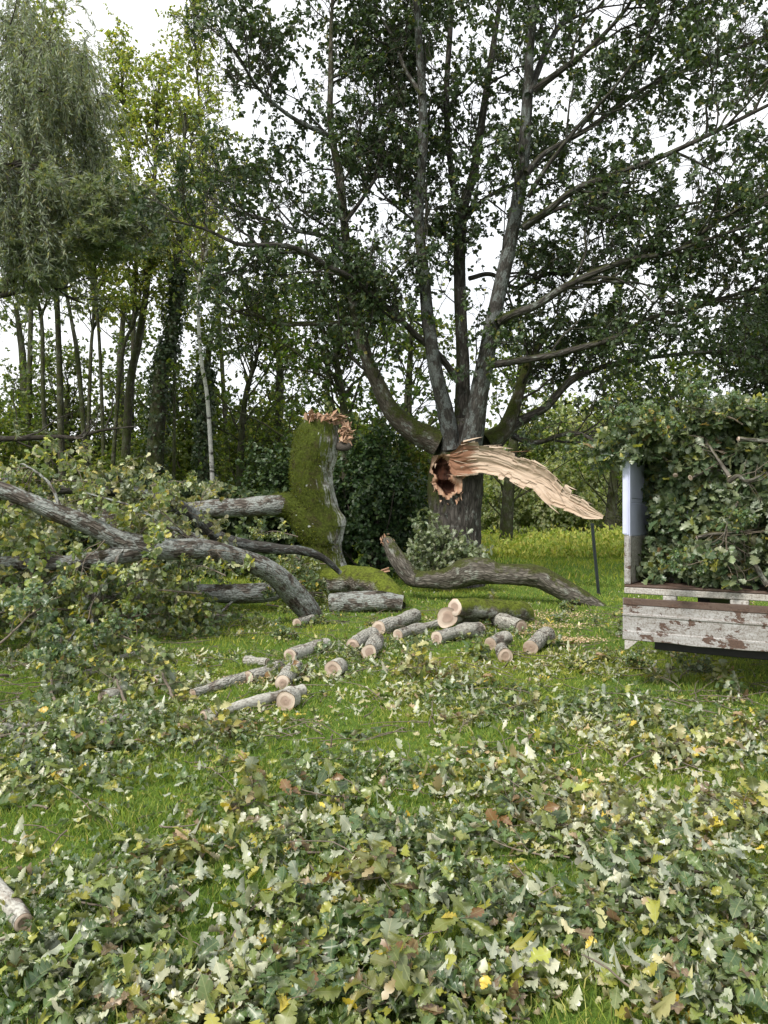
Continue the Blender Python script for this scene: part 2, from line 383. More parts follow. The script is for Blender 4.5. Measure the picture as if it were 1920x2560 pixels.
def wood_mat(name, stops, scale=1.0, bs=0.8, rot=False):
    m, nt, b, out = new_mat(name)
    bk = attr(nt, 'bk', 'Vector')
    g = noise(nt, scaled(nt, bk, (55 * scale, 55 * scale, 2.2)), 1.0, 5, 0.6, 0.8)
    g2 = noise(nt, scaled(nt, bk, (7, 7, 1.1)), 1.0, 5, 0.6, 0.5)
    s = math_(nt, 'ADD', math_(nt, 'MULTIPLY', g, 0.45), math_(nt, 'MULTIPLY', g2, 0.55))
    col = ramp(nt, s, stops)
    if rot:                                   # red brown decay by the hollow, brown stains and grey weather along the grain
        sx = N_(nt, 'ShaderNodeSeparateXYZ'); nt.links.new(bk, sx.inputs[0])
        st = noise(nt, scaled(nt, bk, (9, 9, 1.6)), 1.0, 6, .7, .6)
        d = math_(nt, 'ADD', math_(nt, 'MULTIPLY', sx.outputs[2], -1.3), math_(nt, 'MULTIPLY', st, 1.9))
        col = mixc(nt, math_(nt, 'MULTIPLY', ramp(nt, d, [(.18, 0.0), (.42, 1.0)]), .85), col, (.19, .075, .035))
        col = mixc(nt, ramp(nt, st, [(.60, 0.0), (.72, .55)]), col, (.30, .19, .12))
        col = mixc(nt, ramp(nt, noise(nt, scaled(nt, bk, (40, 40, 3.0)), 1.0, 4, .6), [(.62, 0.0), (.70, .6)]), col, (.16, .10, .065))
    nt.links.new(col, b.inputs['Base Color'])
    b.inputs['Roughness'].default_value = 0.75; b.inputs['Specular IOR Level'].default_value = 0.2
    bump(nt, b, s, bs, 0.03)
    return m
def cut_mat():
    m, nt, b, out = new_mat('sawn_oak')
    bk = attr(nt, 'bk', 'Vector')
    ln = N_(nt, 'ShaderNodeVectorMath', operation='LENGTH'); nt.links.new(scaled(nt, bk, (1, 1, 0)), ln.inputs[0])
    r = math_(nt, 'ADD', ln.outputs['Value'], math_(nt, 'MULTIPLY', math_(nt, 'SUBTRACT', noise(nt, bk, 1.1, 3), 0.5), 0.75))
    c = ramp(nt, r, [(0.0, (.33, .245, .20)), (0.50, (.40, .30, .245)), (0.58, (.58, .48, .40)), (0.94, (.62, .53, .44)), (1.0, (.26, .19, .13))])
    rg = math_(nt, 'SINE', math_(nt, 'MULTIPLY', r, 75.0))
    c = mixc(nt, math_(nt, 'MULTIPLY', math_(nt, 'ADD', rg, 1.0), 0.10), c, (.12, .08, .05))
    sw = noise(nt, scaled(nt, bk, (3, 40, 3)), 1.0, 2)
    c = mixc(nt, ramp(nt, noise(nt, scaled(nt, bk, (.25, .25, 2.1)), 1.0, 2), [(.40, 0.0), (.62, .75)]), c, (.27, .20, .15))
    c = mixc(nt, math_(nt, 'MULTIPLY', sw, 0.18), c, (.2, .15, .1))
    nt.links.new(c, b.inputs['Base Color']); b.inputs['Roughness'].default_value = 0.8; b.inputs['Specular IOR Level'].default_value = 0.2
    bump(nt, b, sw, 0.25, 0.01)
    return m
def flat_mat(name, col, rough=0.7, var=0.25, scale=12, metal=0.0):
    m, nt, b, out = new_mat(name)
    o = N_(nt, 'ShaderNodeTexCoord').outputs['Object']
    n = noise(nt, o, scale, 5, 0.6)
    c = ramp(nt, n, [(0.3, tuple(x * (1 - var) for x in col)), (0.7, tuple(min(1, x * (1 + var)) for x in col))])
    nt.links.new(c, b.inputs['Base Color']); b.inputs['Roughness'].default_value = rough; b.inputs['Metallic'].default_value = metal
    return m
def chipped_paint(name, paint, rust_amt=0.3, streak=1.0, grime=(.30, .27, .22)):
    m, nt, b, out = new_mat(name)
    o = N_(nt, 'ShaderNodeTexCoord').outputs['Object']
    n1 = noise(nt, scaled(nt, o, (3.4, 3.4, 6.5)), 1.8, 8, 0.72, 0.4)
    n2 = noise(nt, scaled(nt, o, (1.6, 1.6, 9)), 3.0, 8, 0.75)
    n3 = noise(nt, o, 70, 4, 0.7)
    g = ramp(nt, n2, [(0.35, 0.0), (0.75, 1.0)])
    c = mixc(nt, math_(nt, 'MULTIPLY', g, 0.9), paint, grime)
    c = mixc(nt, math_(nt, 'MULTIPLY', ramp(nt, n3, [(0.48, 0.0), (0.60, 1.0)]), 0.6), c, (.11, .08, .06))
    chip = ramp(nt, n1, [(0.64 - 0.22 * rust_amt, 0.0), (0.655 - 0.22 * rust_amt, 1.0)])
    rust = ramp(nt, n3, [(0.3, (.055, .035, .028)), (0.7, (.12, .075, .055))])
    c = mixc(nt, chip, c, rust)
    nt.links.new(c, b.inputs['Base Color'])
    b.inputs['Roughness'].default_value = 0.55; b.inputs['Specular IOR Level'].default_value = 0.3
    bump(nt, b, math_(nt, 'SUBTRACT', math_(nt, 'MULTIPLY', n3, 0.2), chip), 0.4, 0.004)
    return m
def ground_mat():
    m, nt, b, out = new_mat('meadow_turf')
    o = N_(nt, 'ShaderNodeTexCoord').outputs['Object']
    a = noise(nt, o, 0.35, 5, 0.6); c1 = noise(nt, o, 9, 6, 0.7); c2 = noise(nt, o, 60, 4, 0.7)
    s = math_(nt, 'ADD', math_(nt, 'MULTIPLY', a, 0.5), math_(nt, 'MULTIPLY', c1, 0.5))
    g = ramp(nt, s, [(0.3, (.06, .12, .018)), (0.5, (.11, .19, .03)), (0.7, (.20, .25, .05))])
    g = mixc(nt, math_(nt, 'MULTIPLY', ramp(nt, c2, [(0.45, 0.0), (0.7, 1.0)]), 0.5), g, (.045, .04, .02))
    nt.links.new(g, b.inputs['Base Color']); b.inputs['Roughness'].default_value = 0.95; b.inputs['Specular IOR Level'].default_value = 0.1
    bump(nt, b, math_(nt, 'ADD', c1, c2), 0.8, 0.05)
    return m

M_OAKLEAF = leaf_mat('oak_leaf_living', (.13, .165, .12), 0.55, 0.22)  # underside kept less pale, canopy shade put into its colour
M_CUTLEAF = leaf_mat('oak_leaf_cut', (.37, .42, .32), 0.58, 0.24, 0.38, 0.6, True)
M_LITTER = leaf_mat('oak_leaf_wilted', (.44, .47, .36), 0.66, 0.14, 0.36, 0.6, True)
M_BGLEAF = leaf_mat('woodland_leaf', (.2, .22, .12), 0.3, 0.45)
M_WILLOW = leaf_mat('willow_leaf', (.28, .32, .26), 0.6, 0.25)
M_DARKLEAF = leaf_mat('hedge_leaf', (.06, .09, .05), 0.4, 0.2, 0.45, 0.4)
M_GRASS = leaf_mat('grass_blade', (.1, .16, .03), 0.0, 0.3, 0.6, 0.2)
M_MOSS = leaf_mat('moss_tuft', (.1, .13, .02), 0.0, 0.25, 0.9, 0.05)
M_OAKBARK = bark_mat('oak_bark_rugged', (.036, .031, .027), (.10, .092, .082), (.20, .22, .20), 0.12, 0.22, (.045, .055, .014), (-.6, .2, .6), 1.0, 0.55)
M_LIMBBARK = bark_mat('oak_bark_lichened', (.032, .03, .027), (.085, .08, .072), (.17, .19, .185), 0.36, 0.0, furrow=0.7)
M_MOSSLIMB = bark_mat('oak_bark_mossy', (.05, .04, .03), (.13, .115, .095), (.25, .27, .24), 0.2, 0.42, (.05, .062, .013), (0, 0, 1), 0.8)
M_FALLBARK = bark_mat('fallen_oak_bark', (.05, .04, .032), (.20, .175, .15), (.33, .36, .34), 0.50, 0.10, (.03, .026, .016), (0, -.2, .4), 1.0, 1.0)
M_DARKFALL = bark_mat('fallen_oak_bark_dark', (.075, .065, .052), (.19, .175, .15), (.27, .29, .25), 0.12, 0.12, (.06, .07, .02), (0, 0, 1), 1.0, 0.8)
M_LOGBARK = bark_mat('log_bark', (.075, .06, .048), (.31, .275, .235), (.46, .46, .41), 0.6, 0.0, furrow=1.0, scale=1.4)
M_MOSSLOG = bark_mat('log_bark_mossy', (.09, .075, .06), (.24, .21, .18), (.38, .40, .36), 0.35, 0.48, (.12, .15, .02), (0, 0, 1), 1.0, 1.2)
M_STUMP = bark_mat('stump_bark_mossy', (.08, .07, .055), (.23, .215, .19), (.50, .52, .50), 0.55, 0.72, (.060, .078, .012), (-.95, -.35, .2), 0.6, 1.0)
M_BGBARK = bark_mat('woodland_bark', (.035, .03, .022), (.085, .078, .06), (.14, .16, .11), 0.3, 0.3, (.05, .065, .018), (0, -.3, .5), 0.6)
M_IVYBARK = bark_mat('willow_bark', (.025, .021, .017), (.06, .052, .043), (.1, .11, .09), 0.1, 0.0, furrow=0.8)
def birch_mat():
    m, nt, b, out = new_mat('birch_bark')
    bk = attr(nt, 'bk', 'Vector')
    n = noise(nt, scaled(nt, bk, (4, 4, 9)), 1.0, 5, 0.65)
    c = ramp(nt, n, [(0.36, (.05, .047, .04)), (0.42, (.50, .49, .45)), (0.7, (.68, .67, .62))])
    nt.links.new(c, b.inputs['Base Color']); b.inputs['Roughness'].default_value = 0.7
    return m
M_BIRCH = birch_mat()
M_TWIG = flat_mat('twig_bark', (.13, .105, .08), 0.85, 0.4, 30)
M_TWIGDARK = flat_mat('twig_bark_dark', (.05, .042, .034), 0.9, 0.4, 30)
M_CUT = cut_mat()
M_TORN = wood_mat('torn_oak_wood', rot=True, bs=.35, stops= [(0.22, (.24, .15, .095)), (0.36, (.42, .315, .23)), (0.5, (.49, .385, .295)), (0.75, (.57, .47, .38))])
M_SPLINT = wood_mat('splintered_red_wood', [(0.3, (.12, .055, .03)), (0.46, (.33, .19, .12)), (0.6, (.44, .32, .23)), (0.75, (.54, .43, .33))], 0.6)
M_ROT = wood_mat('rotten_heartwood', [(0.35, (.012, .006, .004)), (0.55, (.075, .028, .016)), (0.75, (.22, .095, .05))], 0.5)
M_CHIP = flat_mat('wood_chips', (.58, .42, .3), 0.85, 0.2, 20)
M_GROUND = ground_mat()

# ------------------------------------------------------------------ ground
mb = MB()
mb.add([(-400, -60, 0), (400, -60, 0), (400, 900, 0), (-400, 900, 0)], np.array([[0, 1, 2, 3]]))
tag(mb.build('ground', M_GROUND), kind='structure')

# ------------------------------------------------------------------ the standing oak
def pl(pts, dep, mapx=(0, 1), mapy=(0, 1)):
    """traced points (x, y, halfwidth) in photo pixels with depths -> world points, radii"""
    pts = np.array(pts, float); n = len(pts)
    d = np.interp(np.linspace(0, 1, n), np.linspace(0, 1, len(dep)), dep)
    sx = mapx[0] + pts[:, 0] * mapx[1]; sy = mapy[0] + pts[:, 1] * mapy[1]
    w = np.array([P(a, b, c) for a, b, c in zip(sx, sy, d)])
    return w, pts[:, 2] * mapx[1] / F * d
C5 = dict(mapx=(600, .7957), mapy=(0, .7957)); C2 = dict(mapx=(860, .4219), mapy=(980, .4219)); C1 = dict(mapx=(0, .5787), mapy=(1050, .5787)); C4 = dict(mapx=(0, .5787), mapy=(400, .5787))

OAKB = np.array([P(1134, 1400, 16.2)[0], 16.2, 0.0])
oak = thing('oak_tree', OAKB, 'tall living oak, trunk torn open and one split limb bent down', 'tree')
# trunk, with the torn hollow as faces of its own
tp = np.array([(652, 1180, 185), (650, 1060, 165), (650, 900, 155), (652, 760, 152), (660, 600, 160), (665, 500, 160), (672, 420, 148), (682, 340, 132), (690, 290, 122), (692, 235, 122), (692, 195, 106), (692, 165, 62), (692, 155, 3)], float)
w, r = pl(tp, [16.2], **C2); w[0, 2] = -0.05
n, k = 150, 110
sp = spline(np.column_stack([w, r]), n); path, rad = sp[:, :3], sp[:, 3]
pos, bk = rings(path, rad, k, (0.02, 1, 0.03), 0.05, 1.4, 11)
fur = wave_noise(bk * np.array([9, 9, 1.2]), 5, 2, 1.0)
nrmv = nrm(pos - path[:, None])
pos = pos + nrmv * (fur * 0.012)[..., None]
# torn region measured in the plane of the photo side of the trunk (x, z about the tear)
tc0 = P(860 + 612 * .4219, 980 + 490 * .4219, 15.7)
dx = pos[..., 0] - tc0[0]; dz = pos[..., 2] - tc0[2]; front = pos[..., 1] < 16.2
jag = wave_noise(np.stack([dx, dz, 0 * dx], -1), 21, 4, 1.6)
axx = np.where(dx > 0, .36, .30) * (1 - 0.30 * np.clip(-dz, 0, 1) / .65)
el = (dx / axx) ** 2 + (dz / np.where(dz > 0, .52, .66)) ** 2 + jag * 0.75
tear = (el < 1) & front
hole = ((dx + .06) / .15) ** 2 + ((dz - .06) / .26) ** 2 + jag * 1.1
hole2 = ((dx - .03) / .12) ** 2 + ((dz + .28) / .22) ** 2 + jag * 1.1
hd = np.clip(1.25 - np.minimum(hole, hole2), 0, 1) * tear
rim = np.exp(-((el - 0.85) / 0.28) ** 2) * front
rough = wave_noise(pos * np.array([1, .3, .5]), 33, 4, 2.6)
dep = 0.42 * hd ** 0.7 - 0.10 * rim - 0.09 * rough * tear + 0.0 * el
pos = pos + np.array([0, 1, 0]) * dep[..., None] + nrmv * (0.02 * tear)[..., None]
fq = ring_faces(n, k)
tf = tear.reshape(-1)[fq].mean(1) > 0.5
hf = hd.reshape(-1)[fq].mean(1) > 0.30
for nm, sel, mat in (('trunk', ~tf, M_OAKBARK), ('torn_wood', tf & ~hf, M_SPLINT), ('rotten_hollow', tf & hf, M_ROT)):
    mb = MB(); f = fq[sel]; u, inv = np.unique(f, return_inverse=True)
    mb.add(pos.reshape(-1, 3)[u], inv.reshape(-1, 4), bk=bk.reshape(-1, 3)[u]); mb.build(nm, mat, oak)
# torn splinters round the rim
mb = MB()
def slivers(mb, base, d, L, wd, th=0.012, mat=0, seedbk=0.0):
    """flat pointed splinters"""
    N = len(base); d = nrm(d); s = nrm(np.cross(d, R.normal(size=(N, 3)))); z = np.cross(d, s)
    L = L[:, None]; wd = wd[:, None]
    bend = R.normal(0, .12, (N, 1)) * L
    P0 = base - s * wd; P1 = base + s * wd; mid = base + d * L * .55 + z * bend
    P2 = mid - s * wd * R.uniform(.4, .8, (N, 1)); P3 = mid + s * wd * R.uniform(.4, .8, (N, 1)); tip = base + d * L + z * bend * 1.8 + s * wd * R.normal(0, .6, (N, 1))
    up = z * th
    v = np.stack([P0, P1, P2, P3, tip, P0 + up, P1 + up, P2 + up, P3 + up, tip + up * .2], 1)
    tri = np.array([(0, 1, 3), (0, 3, 2), (2, 3, 4), (5, 8, 6), (5, 7, 8), (7, 9, 8), (0, 2, 7), (0, 7, 5), (2, 4, 9), (2, 9, 7), (1, 6, 8), (1, 8, 3), (3, 8, 9), (3, 9, 4)])
    loc = np.stack([v @ np.array([1, 0, 0]), v @ np.array([0, 1, 0]), v @ np.array([0, 0, 1])], -1)
    al = ((v - base[:, None]) * d[:, None]).sum(-1); ac = ((v - base[:, None]) * s[:, None]).sum(-1)
    bkv = np.stack([ac + np.arange(N)[:, None] * .13, ((v - base[:, None]) * z[:, None]).sum(-1), al + np.arange(N)[:, None] * .7], -1)
    mb.add(v, (np.arange(N)[:, None, None] * 10 + tri[None]).reshape(-1, 3), bk=bkv, mat=mat, smooth=False)
N = 12; an = R.uniform(2.6, 6.0, N)
bx = np.where(np.cos(an) > 0, .34, .27) * np.cos(an); bz = np.where(np.sin(an) > 0, .46, .60) * np.sin(an)
yb = 16.2 - np.sqrt(np.clip(.58 ** 2 - (tc0[0] + bx - OAKB[0]) ** 2, 0.02, 1)) - 0.02
base = np.column_stack([tc0[0] + bx, yb, tc0[2] + bz])
slivers(mb, base, np.column_stack([np.cos(an) * .15, np.full(N, -.35), np.sign(bz) * -.2 - .7 + R.normal(0, .5, N)]), R.uniform(.03, .30, N) ** 1.0 * R.uniform(.3, 1, N), R.uniform(.008, .05, N))
mb.build('splinters', M_SPLINT, oak)

# the split limb, pale wood facing the camera and bark behind
tl = np.array([(625, 400, 40), (690, 410, 92), (800, 397, 92), (900, 412, 84), (1000, 452, 78), (1100, 502, 76), (1190, 548, 70), (1260, 618, 72), (1340, 655, 52), (1440, 708, 40), (1535, 742, 12)], float)
w, r = pl(tl, [15.55, 15.35, 15.1, 14.85, 14.55], **C2)
n, k = 220, 62
sp = spline(np.column_stack([w, r]), n); path, rad = sp[:, :3], np.maximum(sp[:, 3], 0.02)
t, u, v = frames(path, np.array([0.02, 1, 0.03])); u = -u if u[n // 2, 2] < 0 else u      # u: up across the limb
fw = np.cross(u, t); fw = np.where(fw[:, 1:2] > 0, -fw, fw)                                 # towards the camera
along = np.concatenate([[0], np.cumsum(np.linalg.norm(np.diff(path, axis=0), axis=1))])
kf = 44; wf = np.linspace(1, -1, kf); kb = k - kf; th = np.linspace(math.pi, 2 * math.pi, kb + 2)[1:-1]
step = np.floor(along * 6.5 + 1.5 * wave_noise(np.column_stack([along, along * 0, along * 0]), 3, 2, .8)) ; jg = np.random.default_rng(4).normal(0, .10, 60)
ew = rad * (1 + jg[(step.astype(int)) % 60] + 0.05 * wave_noise(np.column_stack([along * 3, along * 0, along * 0]), 9, 3, 1.0))
ew2 = rad * (1 + jg[(step.astype(int) + 17) % 60] + 0.05 * wave_noise(np.column_stack([along * 3, along * 0, along * 0]), 19, 3, 1.0))
gx = np.stack([np.repeat(wf[None], n, 0) * 2.0, np.repeat(along[:, None], kf, 1) * .42, np.zeros((n, kf))], -1)
rid = wave_noise(gx * np.array([1, 1, 1]), 44, 3, .8); rid2 = wave_noise(gx * np.array([5, .5, 1]), 45, 2, 1.0)
stepd = np.clip((wf[None] * .9 + .35 * np.sin(along[:, None] * 2.1) - .25) * 6, -1, 1) * .10
crk = sum(np.exp(-((wf[None] - c0 - .16 * np.sin(along[:, None] * f0_ + p0_)) / .045) ** 2) * np.clip(np.sin(along[:, None] * 1.7 + p0_ * 2) * 2, 0, 1) for c0, f0_, p0_ in ((.45, 1.6, 0), (-.2, 1.2, 1.5), (-.6, 2.0, 3.0), (.1, 1.4, 4.4)))
dfront = rad[:, None] * (0.16 - .10 * crk + rid * 0.10 + rid2 * 0.02 + stepd - 0.20 * (1 - wf[None] ** 2))
wcol = np.where(wf[None] > 0, ew[:, None], ew2[:, None]) * wf[None]
fr = path[:, None] + u[:, None] * wcol[..., None] + fw[:, None] * dfront[..., None]
bkp = path[:, None] + u[:, None] * (np.where(np.cos(th)[None] > 0, ew[:, None], ew2[:, None]) * np.cos(th)[None])[..., None] + fw[:, None] * (np.sin(th)[None] * rad[:, None] * .55)[..., None]
pos = np.concatenate([fr, bkp], 1)
bkv = np.concatenate([np.stack([wcol, dfront * .3, np.repeat(along[:, None], kf, 1)], -1),
                      np.stack([np.cos(th)[None] * rad[:, None], np.sin(th)[None] * rad[:, None], np.repeat(along[:, None], kb, 1)], -1)], 1)
i = np.arange(n - 1)[:, None] * k; j = np.arange(k)[None]; j2 = (j + 1) % k
q = np.stack([i + j, i + k + j, i + k + j2, i + j2], -1)
isf = (np.arange(k) < kf - 1)
mb = MB(); mb.add(pos, [q[:, isf].reshape(-1, 4)], bk=bkv)
# a few long splinters lifting off the face and the edges
N = 70; fi = R.integers(10, n - 26, N); ci = R.choice([0, kf - 1, kf // 2, 10, 30], N, p=[.3, .3, .15, .125, .125])
slivers(mb, pos[fi, ci], t[fi] * R.choice([1, 1, -1], N)[:, None] + fw[fi] * .10 + R.normal(0, .06, (N, 3)), R.uniform(.08, .45, N), R.uniform(.006, .022, N), .008)
torn = mb.build('split_limb', M_TORN, oak)
mb = MB(); mb.add(pos, [q[:, ~isf].reshape(-1, 4), np.array([[ (n - 1) * k + x for x in (0, kf - 1, kf + 4, k - 4)]])], bk=bkv)
ob = mb.build('bark_strip', M_DARKFALL, torn); ob.location = (0, 0, 0)

def limb(pts, dep, m=C5, mat=M_LIMBBARK, k=16, n=48, amp=0.05, lab=None, ref=(0.02, 1, 0.03)):
    w, r = pl(pts, dep, **m)
    mb = MB(); a, b, path, rad = tube(mb, w, r, k, n, amp, 2.2, R.integers(1, 999), ref)
    o = mb.build('limb', mat, oak)
    if lab: o['label'] = lab
    return path, rad
LIMBS = []
def L(pts, dep, leaf=1.0, **kw):
    if kw.get('mat') is M_OAKBARK: pts = [(a, b_, c * .86) for a, b_, c in pts]
    p, r = limb(pts, dep, **kw)
    n = 24; s = np.linspace(0, len(p) - 1, n).astype(int)
    LIMBS.append((p[s], r[s], leaf, np.linalg.norm(np.diff(p, axis=0), axis=1).sum()))
L([(665, 1410, 30), (655, 1340, 28), (640, 1270, 25), (615, 1170, 22), (590, 1000, 20), (580, 880, 18), (562, 700, 16), (568, 560, 15), (575, 430, 15), (572, 280, 13), (560, 100, 11), (552, -80, 9), (540, -400, 5)], [15.9, 15.6, 15.2, 14.6], .5)
L([(700, 1410, 34), (698, 1340, 32), (700, 1150, 24), (692, 950, 22), (690, 780, 22), (700, 655, 21), (730, 560, 16), (757, 400, 14), (782, 230, 12), (802, 100, 10), (820, -30, 8), (850, -400, 4)], [16.4, 16.6, 16.8, 17], .6, mat=M_OAKBARK)
L([(700, 670, 14), (672, 590, 11), (655, 450, 11), (648, 300, 11), (660, 100, 10), (668, -50, 8), (690, -350, 4)], [16.7, 17.2, 17.6], .6, mat=M_OAKBARK)
L([(722, 1420, 36), (737, 1340, 33), (752, 1240, 30), (772, 1130, 27), (805, 960, 24), (850, 760, 22), (878, 600, 21), (892, 480, 19), (902, 320, 17), (912, 150, 13), (928, -20, 10), (960, -420, 5)], [15.7, 15.2, 14.8, 14.4], .35)
L([(620, 1390, 42), (540, 1350, 35), (475, 1290, 28), (430, 1200, 23), (397, 1120, 20), (370, 1010, 19), (342, 850, 15), (326, 680, 13), (312, 550, 13), (284, 400, 10), (285, 250, 9), (286, 100, 6), (292, -30, 5), (300, -300, 3)], [16.0, 15.6, 15.4, 15.0], .9, mat=M_MOSSLIMB)
L([(352, 1015, 9), (270, 1015, 8), (190, 1018, 7), (120, 1015, 7), (30, 980, 6), (0, 975, 4), (-50, 1000, 2)], [15.4, 14.8, 14.4], .5, mat=M_MOSSLIMB)
L([(690, 1200, 12), (620, 1110, 12), (560, 1060, 12), (500, 1000, 11), (430, 940, 12), (340, 870, 12), (280, 840, 10), (200, 790, 9), (120, 770, 9), (0, 768, 7), (-110, 720, 5), (-230, 690, 3)], [16.2, 15.4, 14.5, 13.6, 13], 1.0, mat=M_OAKBARK)
L([(288, 430, 8), (200, 390, 7), (130, 345, 6), (60, 280, 5), (0, 190, 4), (-50, 120, 2)], [15.1, 14.6, 14.0], 1.6)
L([(340, 800, 8), (270, 745, 7), (180, 725, 6), (80, 690, 5), (-30, 660, 4), (-110, 640, 2)], [15.2, 15.8, 16.6], 1.2)
L([(893, 712, 15), (980, 650, 13), (1060, 592, 12), (1200, 540, 10), (1330, 490, 9), (1480, 420, 8), (1660, 330, 6), (1850, 240, 3)], [14.7, 13.8, 13.0, 12.2], 1.0, mat=M_OAKBARK)
L([(905, 620, 10), (960, 530, 8), (1060, 400, 7), (1180, 270, 6), (1280, 120, 5), (1330, -10, 4), (1400, -200, 2)], [14.6, 13.8, 13.0], .8, mat=M_OAKBARK)
L([(898, 545, 12), (960, 480, 10), (1100, 400, 9), (1250, 290, 8), (1400, 220, 7), (1660, 110, 5), (1800, 40, 3)], [14.6, 15, 15.6, 16.2], 1.0, mat=M_OAKBARK)
L([(922, 285, 14), (1010, 220, 11), (1100, 150, 9), (1200, 45, 7), (1245, -30, 5), (1330, -200, 3)], [14.6, 14.0, 13.4], 1.0, mat=M_OAKBARK)
L([(820, 1010, 17), (850, 990, 16), (930, 960, 15), (1020, 902, 14), (1130, 850, 12), (1230, 815, 11), (1370, 788, 9), (1480, 710, 8), (1580, 650, 7), (1700, 590, 5), (1850, 520, 3)], [15.0, 14.2, 13.2, 12.2], 1.0, mat=M_OAKBARK)
L([(1360, 790, 7), (1500, 742, 6), (1660, 690, 5), (1820, 650, 3)], [13.3, 12.6, 12], 1.0, mat=M_OAKBARK)
L([(770, 1150, 15), (830, 1140, 14), (960, 1120, 13), (1080, 1090, 12), (1180, 1060, 11), (1290, 1000, 9), (1420, 970, 8), (1540, 930, 7), (1670, 895, 5), (1850, 860, 3)], [15.3, 14.8, 14.0, 13.4], 1.1, mat=M_OAKBARK)
L([(770, 1390, 35), (830, 1350, 26), (868, 1260, 19), (892, 1180, 14), (905, 1140, 12), (960, 1060, 8), (1010, 990, 5), (1040, 920, 3)], [16.2, 16.6, 17.4], 1.0, mat=M_MOSSLIMB)
L([(800, 1400, 26), (870, 1330, 19), (960, 1280, 15), (1040, 1195, 14), (1150, 1150, 10), (1300, 1122, 8), (1480, 1105, 6), (1660, 1098, 4), (1800, 1080, 2)], [16.3, 16.6, 17, 17.6], 1.1, mat=M_OAKBARK)
L([(1000, 260, 24), (1060, 285, 20), (1130, 300, 18), (1200, 285, 17), (1260, 262, 16), (1380, 242, 14), (1500, 300, 11), (1600, 360, 9), (1700, 440, 6), (1760, 540, 3)], [16.5, 16.2, 15.6, 14.8], 1.0, m=C2, mat=M_OAKBARK)
L([(895, 720, 9), (970, 670, 8), (1050, 642, 8), (1130, 660, 8), (1180, 682, 7), (1300, 660, 6), (1420, 640, 5), (1600, 600, 3)], [14.8, 15.6, 16.6], 1.0, mat=M_OAKBARK)
L([(720, 875, 9), (790, 862, 8), (870, 905, 8), (960, 860, 7), (1040, 862, 5), (1150, 830, 3)], [16.7, 17.2, 18], 1.0, mat=M_OAKBARK)
L([(700, 700, 10), (750, 640, 8), (820, 595, 7), (880, 570, 6), (960, 500, 4), (1050, 450, 2)], [16.7, 17.2, 17.8], 1.1, mat=M_OAKBARK)
L([(690, 780, 10), (640, 735, 8), (590, 710, 7), (530, 680, 5), (440, 600, 4), (400, 520, 2)], [16.7, 17, 17.6], 1.1, mat=M_OAKBARK)
L([(572, 300, 9), (520, 220, 7), (480, 120, 6), (430, 30, 4), (400, -80, 2)], [15.0, 15.6, 16.2], 1.4, mat=M_OAKBARK)
L([(330, 700, 8), (400, 600, 7), (450, 500, 6), (420, 380, 5), (430, 250, 3)], [15.2, 16.2, 17], 1.4, mat=M_OAKBARK)
# unseen upper and camera-side limbs only as far as they close the crown
L([(905, 300, 12), (980, 120, 9), (1080, -40, 7), (1150, -250, 4)], [14.6, 15.6, 17], 1.0)
lp = np.array([l[0] for l in LIMBS]); lr = np.array([l[1] for l in LIMBS]); lk = np.array([l[2] for l in LIMBS]); ll = np.array([l[3] for l in LIMBS])
b1, r1 = kids(lp, lr, np.maximum((ll * lk * 3.0).astype(int), 2), .22, 1.0, 0.9, 2.6, 9, .7, .8, .22, .04, .2, .014, .2, away=.18)
b2, r2 = kids(b1, r1, 8, .2, 1.0, .45, 1.25, 7, .6, .85, .15, .03, .22, .012, .25)
b3, r3 = kids(b2, r2, 4, .3, 1.0, .18, .5, 4, .6, .8, .1, 0, .2, .012, .4)
mb = MB(); tubes(mb, b1, r1, 6); tubes(mb, b2, np.maximum(r2, .006), 4); tubes(mb, b3, np.maximum(r3, .004), 3)
mb.build('branches', M_OAKBARK, oak)
mb = MB()
def keep_clump(p, thr, seed, freq=.45):
    return wave_noise(p, seed, 3, freq) > thr
tips = np.concatenate([b3[:, -1], b2[:, -1]]); td = np.concatenate([b3[:, -1] - b3[:, -2], b2[:, -1] - b2[:, -2]])
kk = keep_clump(tips, -0.42, 77) & (tips[:, 2] > 1.9); tips, td = tips[kk], td[kk]
OAK_TIPS = len(tips)
ex = R.random(len(tips)) < .55; tips = np.concatenate([tips, tips[ex] + R.normal(0, .09, (ex.sum(), 3))]); td = np.concatenate([td, td[ex]])
src_edge = -3.15 + .35 * wave_noise(tips, 78, 2, .3)
tr_ = ~((tips[:, 2] > 7.3) & (tips[:, 0] < src_edge)); tips, td = tips[tr_], td[tr_]
rosettes(mb, tips, td, 7, .068, .112, OAK_GREEN, OAK_LOW, 1.1, .7, .25, wid=1.05)
mb.build('crown', M_OAKLEAF, oak)
